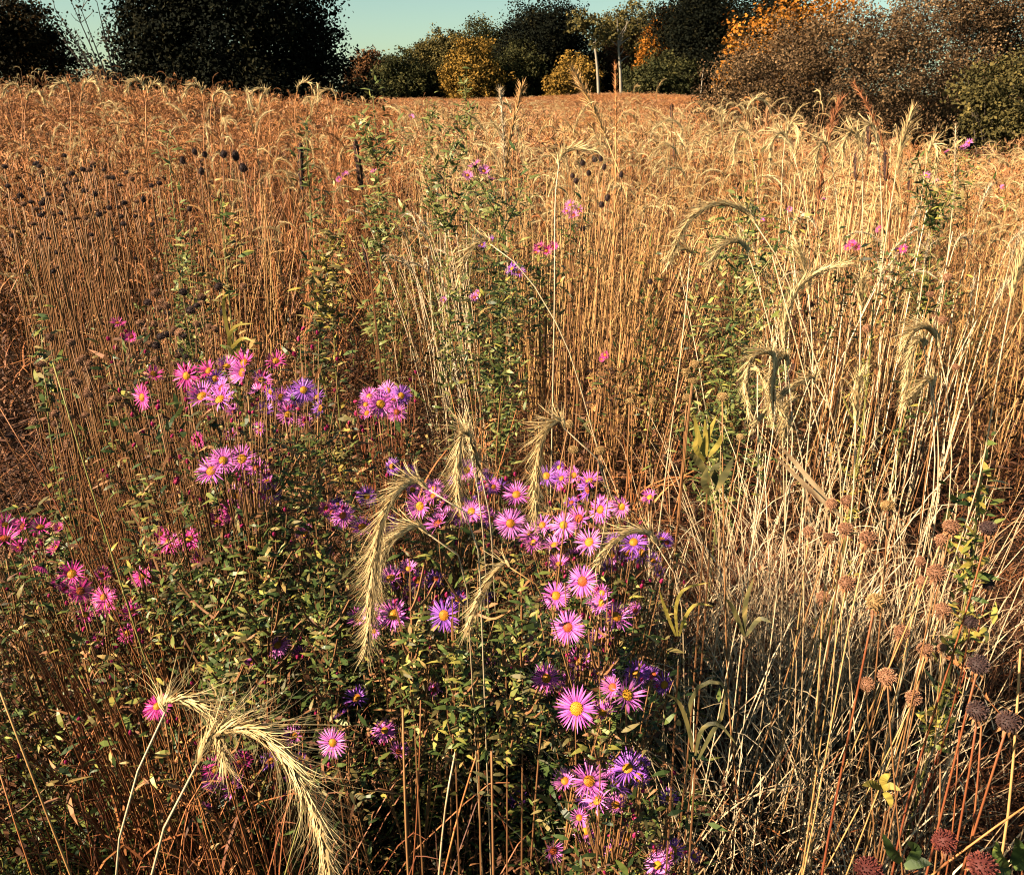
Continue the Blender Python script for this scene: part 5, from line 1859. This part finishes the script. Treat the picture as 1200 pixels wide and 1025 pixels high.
leafy('bushy green stem under the black cone seed heads', 2.9, [(208, 320), (205, 240), (196, 165)], 70, 420)
leafy('pale green leafy spire beside the taller black spike', 2.9, [(445, 330), (446, 220), (437, 112)], 60, 520)
leafy('small green spire by the upright black spike', 3.0, [(362, 260), (366, 200), (358, 148)], 44, 220)
leafy('yellow green leafy tuft below the two black spikes', 2.5, [(390, 400), (388, 320), (385, 262)], 60, 320, ('olive', 'yellow'))
leafy('wide dark green leafy plant behind the bending rye ear', 2.7, [(585, 400), (585, 300), (580, 215)], 110, 640, ('weed', 'green'), (.018, .036), 10)
leafy('green leafy plant between the pale spire and mauve asters', 2.9, [(525, 320), (522, 230), (520, 160)], 56, 300)
leafy('slender leafy spire silhouetted before the golden far tree', 3.8, [(548, 200), (546, 140), (544, 88)], 36, 160)
leafy('short leafy sprig before the green far tree', 3.8, [(505, 200), (503, 150), (500, 115)], 34, 130)
leafy('dark leafy plant behind the long arching rye ear', 2.4, [(860, 420), (862, 330), (866, 240)], 120, 760, ('weed', 'green'), (.016, .034), 12)
leafy('dark green stem with purple tint beside tall golden clump', 3.0, [(886, 260), (884, 210), (882, 185)], 44, 220, ('olive', 'green'))
leafy('dense green plant under the low yellowing shrub', 3.0, [(1092, 330), (1092, 260), (1095, 200)], 70, 460, ('green', 'olive'))
leafy('green leafy stem standing in the rust drift beside the cone heads', 2.4, [(265, 340), (262, 270), (258, 225)], 44, 200, ('olive', 'green'))
leafy('green leafy patch among brown bergamot heads and leaning grass', 1.9, [(55, 520), (50, 440), (48, 380)], 60, 300, ('green', 'olive'))
leafy('small light green plant in the cream straw behind seed heads', 1.6, [(1150, 640), (1148, 590), (1146, 560)], 60, 160, ('green', 'yellow'))
leafy('yellow flecked goldenrod behind the spiky upright ear', 1.7, [(1020, 460), (1022, 400), (1024, 355)], 44, 180, ('yellow', 'olive'), (.008, .016))

# flowerless leafy shoots that fill the aster mounds
for (a, b, dd, wd) in [(185, 540, 1.5, 90), (250, 500, 1.5, 80), (320, 520, 1.48, 90), (370, 540, 1.45, 80), (235, 600, 1.45, 90), (310, 625, 1.42, 90), (370, 600, 1.42, 70), (250, 670, 1.38, 100), (320, 690, 1.35, 90), (270, 745, 1.3, 80),
                       (380, 680, 1.3, 70), (170, 610, 1.45, 70), (480, 645, 1.14, 70), (560, 650, 1.15, 80), (610, 655, 1.15, 60), (530, 690, 1.14, 60), (590, 715, 1.16, 50), (712, 680, 1.18, 50), (700, 720, 1.15, 50)]:
    leafy('flowerless leafy aster shoot filling the mound between blooms', dd, [(a + rng.normal() * 6, b + 130), (a + rng.normal() * 5, b + 60), (a, b + 10)], wd, int(wd * 2.0), ('green', 'olive'), (.008, .021), 10, 'leafy aster shoots', 'aster_shoot', 11, 'stembrown', .0018)


# broad or strap leaved plants
def straps(name, label, cat, d, root_px, blades, mleaf, wd=.010, stem=True):
    P = pix(root_px[0], root_px[1], d)
    g = np.array([P[0], P[1] + .03, 0.0])
    t = thing(name, g, label, cat)
    if stem:
        mb = MB()
        mb.tube(crom([g, (g + P) / 2 + [.01, 0, 0], P], 9) - g, np.linspace(.0018, .0012, 9), 5, .3)
        link('stem', mb.mesh('stem', M['stembrown']), t)
    for bl in blades:
        pts = crom([pix(a, b, d - .01 * i) for i, (a, b) in enumerate(bl)], 9) - g
        tan = nrm(np.gradient(pts, axis=0))
        sd = nrm(np.cross(tan, nrm(CAM - P)) + np.array([0, 0, .2]) * rng.uniform(-1, 1))
        f = np.linspace(0, 1, 9)
        wv = wd * .5 * np.sin(np.clip(f * .9 + .12, 0, 1) * math.pi) ** .7
        wv[-1] = 0
        mb = MB()
        mb.ribbon(pts, wv, sd, np.clip(.5 + .2 * rng.normal(size=17), 0, 1))
        link('leaf', mb.mesh('leaf', M[mleaf]), t)


straps('yellow_grass', 'curled yellow grass blades behind the tall pink aster', 'grass', 1.55, (273, 430), [[(273, 425), (268, 400), (276, 382), (298, 379)], [(276, 420), (272, 408), (285, 396), (300, 402)], [(274, 418), (264, 375), (262, 350), (268, 345)], [(275, 424), (280, 405), (284, 395)]], 'yellow', .006)
straps('milkweed', 'bright yellow leaved plant below the knot of rye ears', 'plant', 1.35, (830, 560), [[(826, 535), (818, 510), (813, 484)], [(828, 530), (830, 510), (840, 486)], [(827, 535), (827, 515), (826, 490)], [(830, 535), (842, 520), (846, 508)], [(826, 540), (815, 525), (818, 505)]], 'yellow', .008)
straps('milkweed', 'olive rounded leaf pair under the bright yellow leaves', 'plant', 1.35, (835, 600), [[(832, 565), (818, 540), (805, 530)], [(838, 575), (850, 555), (860, 535)], [(832, 580), (825, 565), (830, 545)], [(842, 570), (836, 552), (846, 540)]], 'olive', .011)
straps('green_grass', 'yellow green bladed grass beside the column of lilac blooms', 'grass', 1.15, (815, 900), [[(812, 880), (806, 840), (818, 805), (845, 800), (858, 828)], [(815, 885), (822, 855), (842, 848), (866, 876)], [(812, 880), (806, 850), (795, 822), (778, 812)], [(818, 890), (832, 862), (846, 838), (850, 806)]], 'olive', .0055)
straps('yellow_grass', 'yellow blade grass arching next to the dark shaded flower clump', 'grass', 1.15, (795, 780), [[(794, 745), (792, 712), (802, 690), (832, 682)], [(796, 745), (802, 725), (815, 708), (836, 710)], [(792, 745), (780, 715), (772, 690)]], 'yellow', .0045)
straps('green_grass', 'olive strap leaves standing in the lodged straw', 'grass', 1.3, (872, 760), [[(872, 740), (874, 705), (884, 675)], [(872, 745), (860, 715), (850, 700)], [(874, 745), (890, 725), (905, 730)]], 'olive', .007)
straps('broadleaf_plant', 'dark green broad leaves low by the red seed heads', 'plant', 1.05, (1060, 1030), [[(1056, 1010), (1045, 998), (1034, 975)], [(1060, 1015), (1078, 1010), (1092, 1012)], [(1064, 1012), (1074, 996), (1062, 985)]], 'green', .012)
straps('broadleaf_plant', 'glossy green leaves at the foot of the thick tan stalk', 'plant', 1.05, (1185, 1030), [[(1182, 1015), (1170, 1005), (1168, 985)], [(1186, 1012), (1195, 995), (1190, 980)], [(1184, 1018), (1172, 1022), (1160, 1015)], [(1188, 1016), (1200, 1010), (1206, 996)]], 'green', .013)
straps('yellow_sprout', 'small yellow leaves sprouting from the orange red stalk', 'plant', 1.18, (1038, 950), [[(1034, 925), (1042, 920), (1056, 926)], [(1036, 928), (1042, 935), (1044, 946)], [(1032, 924), (1022, 918), (1010, 920)], [(1034, 922), (1036, 912), (1044, 906)]], 'yellow', .010)
straps('straw_leaf', 'pair of wide pale dead leaves lying across lodged straw', 'grass', 1.3, (990, 620), [[(985, 605), (960, 575), (930, 540), (912, 520)], [(988, 608), (962, 585), (935, 560), (900, 525)]], 'cream', .007)


# single dead stalks
def stalk(label, d, pts, rad, m_, k=.4):
    P = [pix(a, b, d) for a, b in pts]
    g = to_ground(P[0], P[1], k)
    mb = MB()
    rad *= .62
    st = smooth([g] + P, 16) - g
    mb.tube(st, np.linspace(rad * 1.2, rad * .7, 16), 6, np.clip(np.linspace(.3, .7, 16) + rng.normal(size=16) * .1, 0, 1))
    for i in range(3):                                   # leaf scars / joints
        j = rng.integers(5, 15)
        mb.tube([st[j] - (st[j] - st[j - 1]) * .06, st[j], st[j] + (st[j] - st[j - 1]) * .06], [rad * .9, rad * 1.25, rad * .9], 6, .3)
    o = link('dead_stalk', mb.mesh('dead_stalk', M[m_], True), loc=g)
    o['label'] = label
    o['category'] = 'stalk'
    return o


stalk('long bare tan stalk slanting over the shaded russet grass', .8, [(75, 1025), (45, 920), (15, 835), (-15, 770)], .0022, 'gold')
stalk('thin orange stalk beside the long bare tan one', .85, [(28, 1025), (12, 950), (-5, 890)], .0018, 'orange')
stalk('yellow green stalk rising through the leaning rust grass', 1.3, [(128, 650), (105, 560), (80, 480), (62, 425)], .0024, 'stemgreen')
stalk('reddish stalk leaning out over the rust grass', 1.3, [(60, 570), (35, 525), (0, 478)], .0020, 'stemred')
stalk('orange stick slanting across the red stalks', .95, [(1065, 1025), (1120, 990), (1200, 945), (1230, 925)], .0024, 'orange')
stalk('thick tan upright stalk beyond the blackish heads', 1.05, [(1184, 1020), (1186, 930), (1192, 850), (1196, 760)], .0032, 'gold')
stalk('deep red upright stalk in the shaded gap', 1.1, [(1146, 1000), (1148, 920), (1150, 850)], .0026, 'stemred')
stalk('dull red thin stalk beside the deep red one', 1.15, [(1122, 1000), (1121, 930), (1124, 855)], .0020, 'stemred')
stalk('brown upright stalk behind the red stalks', 1.2, [(1106, 1000), (1104, 940), (1102, 900)], .0022, 'stembrown')
stalk('short pale broken stalk in the dark gap', 1.35, [(522, 920), (530, 880), (540, 852)], .0032, 'cream')
stalk('short orange broken stalk leaning beside the pale one', 1.3, [(536, 945), (550, 910), (563, 870)], .0030, 'orange')
stalk('thick shaggy brown aster stalk in the dark gap', 1.15, [(476, 1020), (474, 930), (472, 830)], .0036, 'stembrown')
stalk('thin red brown stalk hooked near the shaggy one', 1.15, [(490, 935), (498, 900), (497, 850), (493, 820)], .0022, 'stemred')
stalk('straight brown stalk under the withered aster', 1.1, [(578, 1020), (577, 950), (576, 880)], .0034, 'stembrown')
stalk('long straight straw crossing before the knot of rye ears', 1.25, [(1000, 620), (960, 500), (915, 340), (905, 300)], .0018, 'cream')
stalk('thin green stalk curving under the great bristly ear', .75, [(310, 1025), (340, 940), (372, 900)], .0012, 'stemgreen')
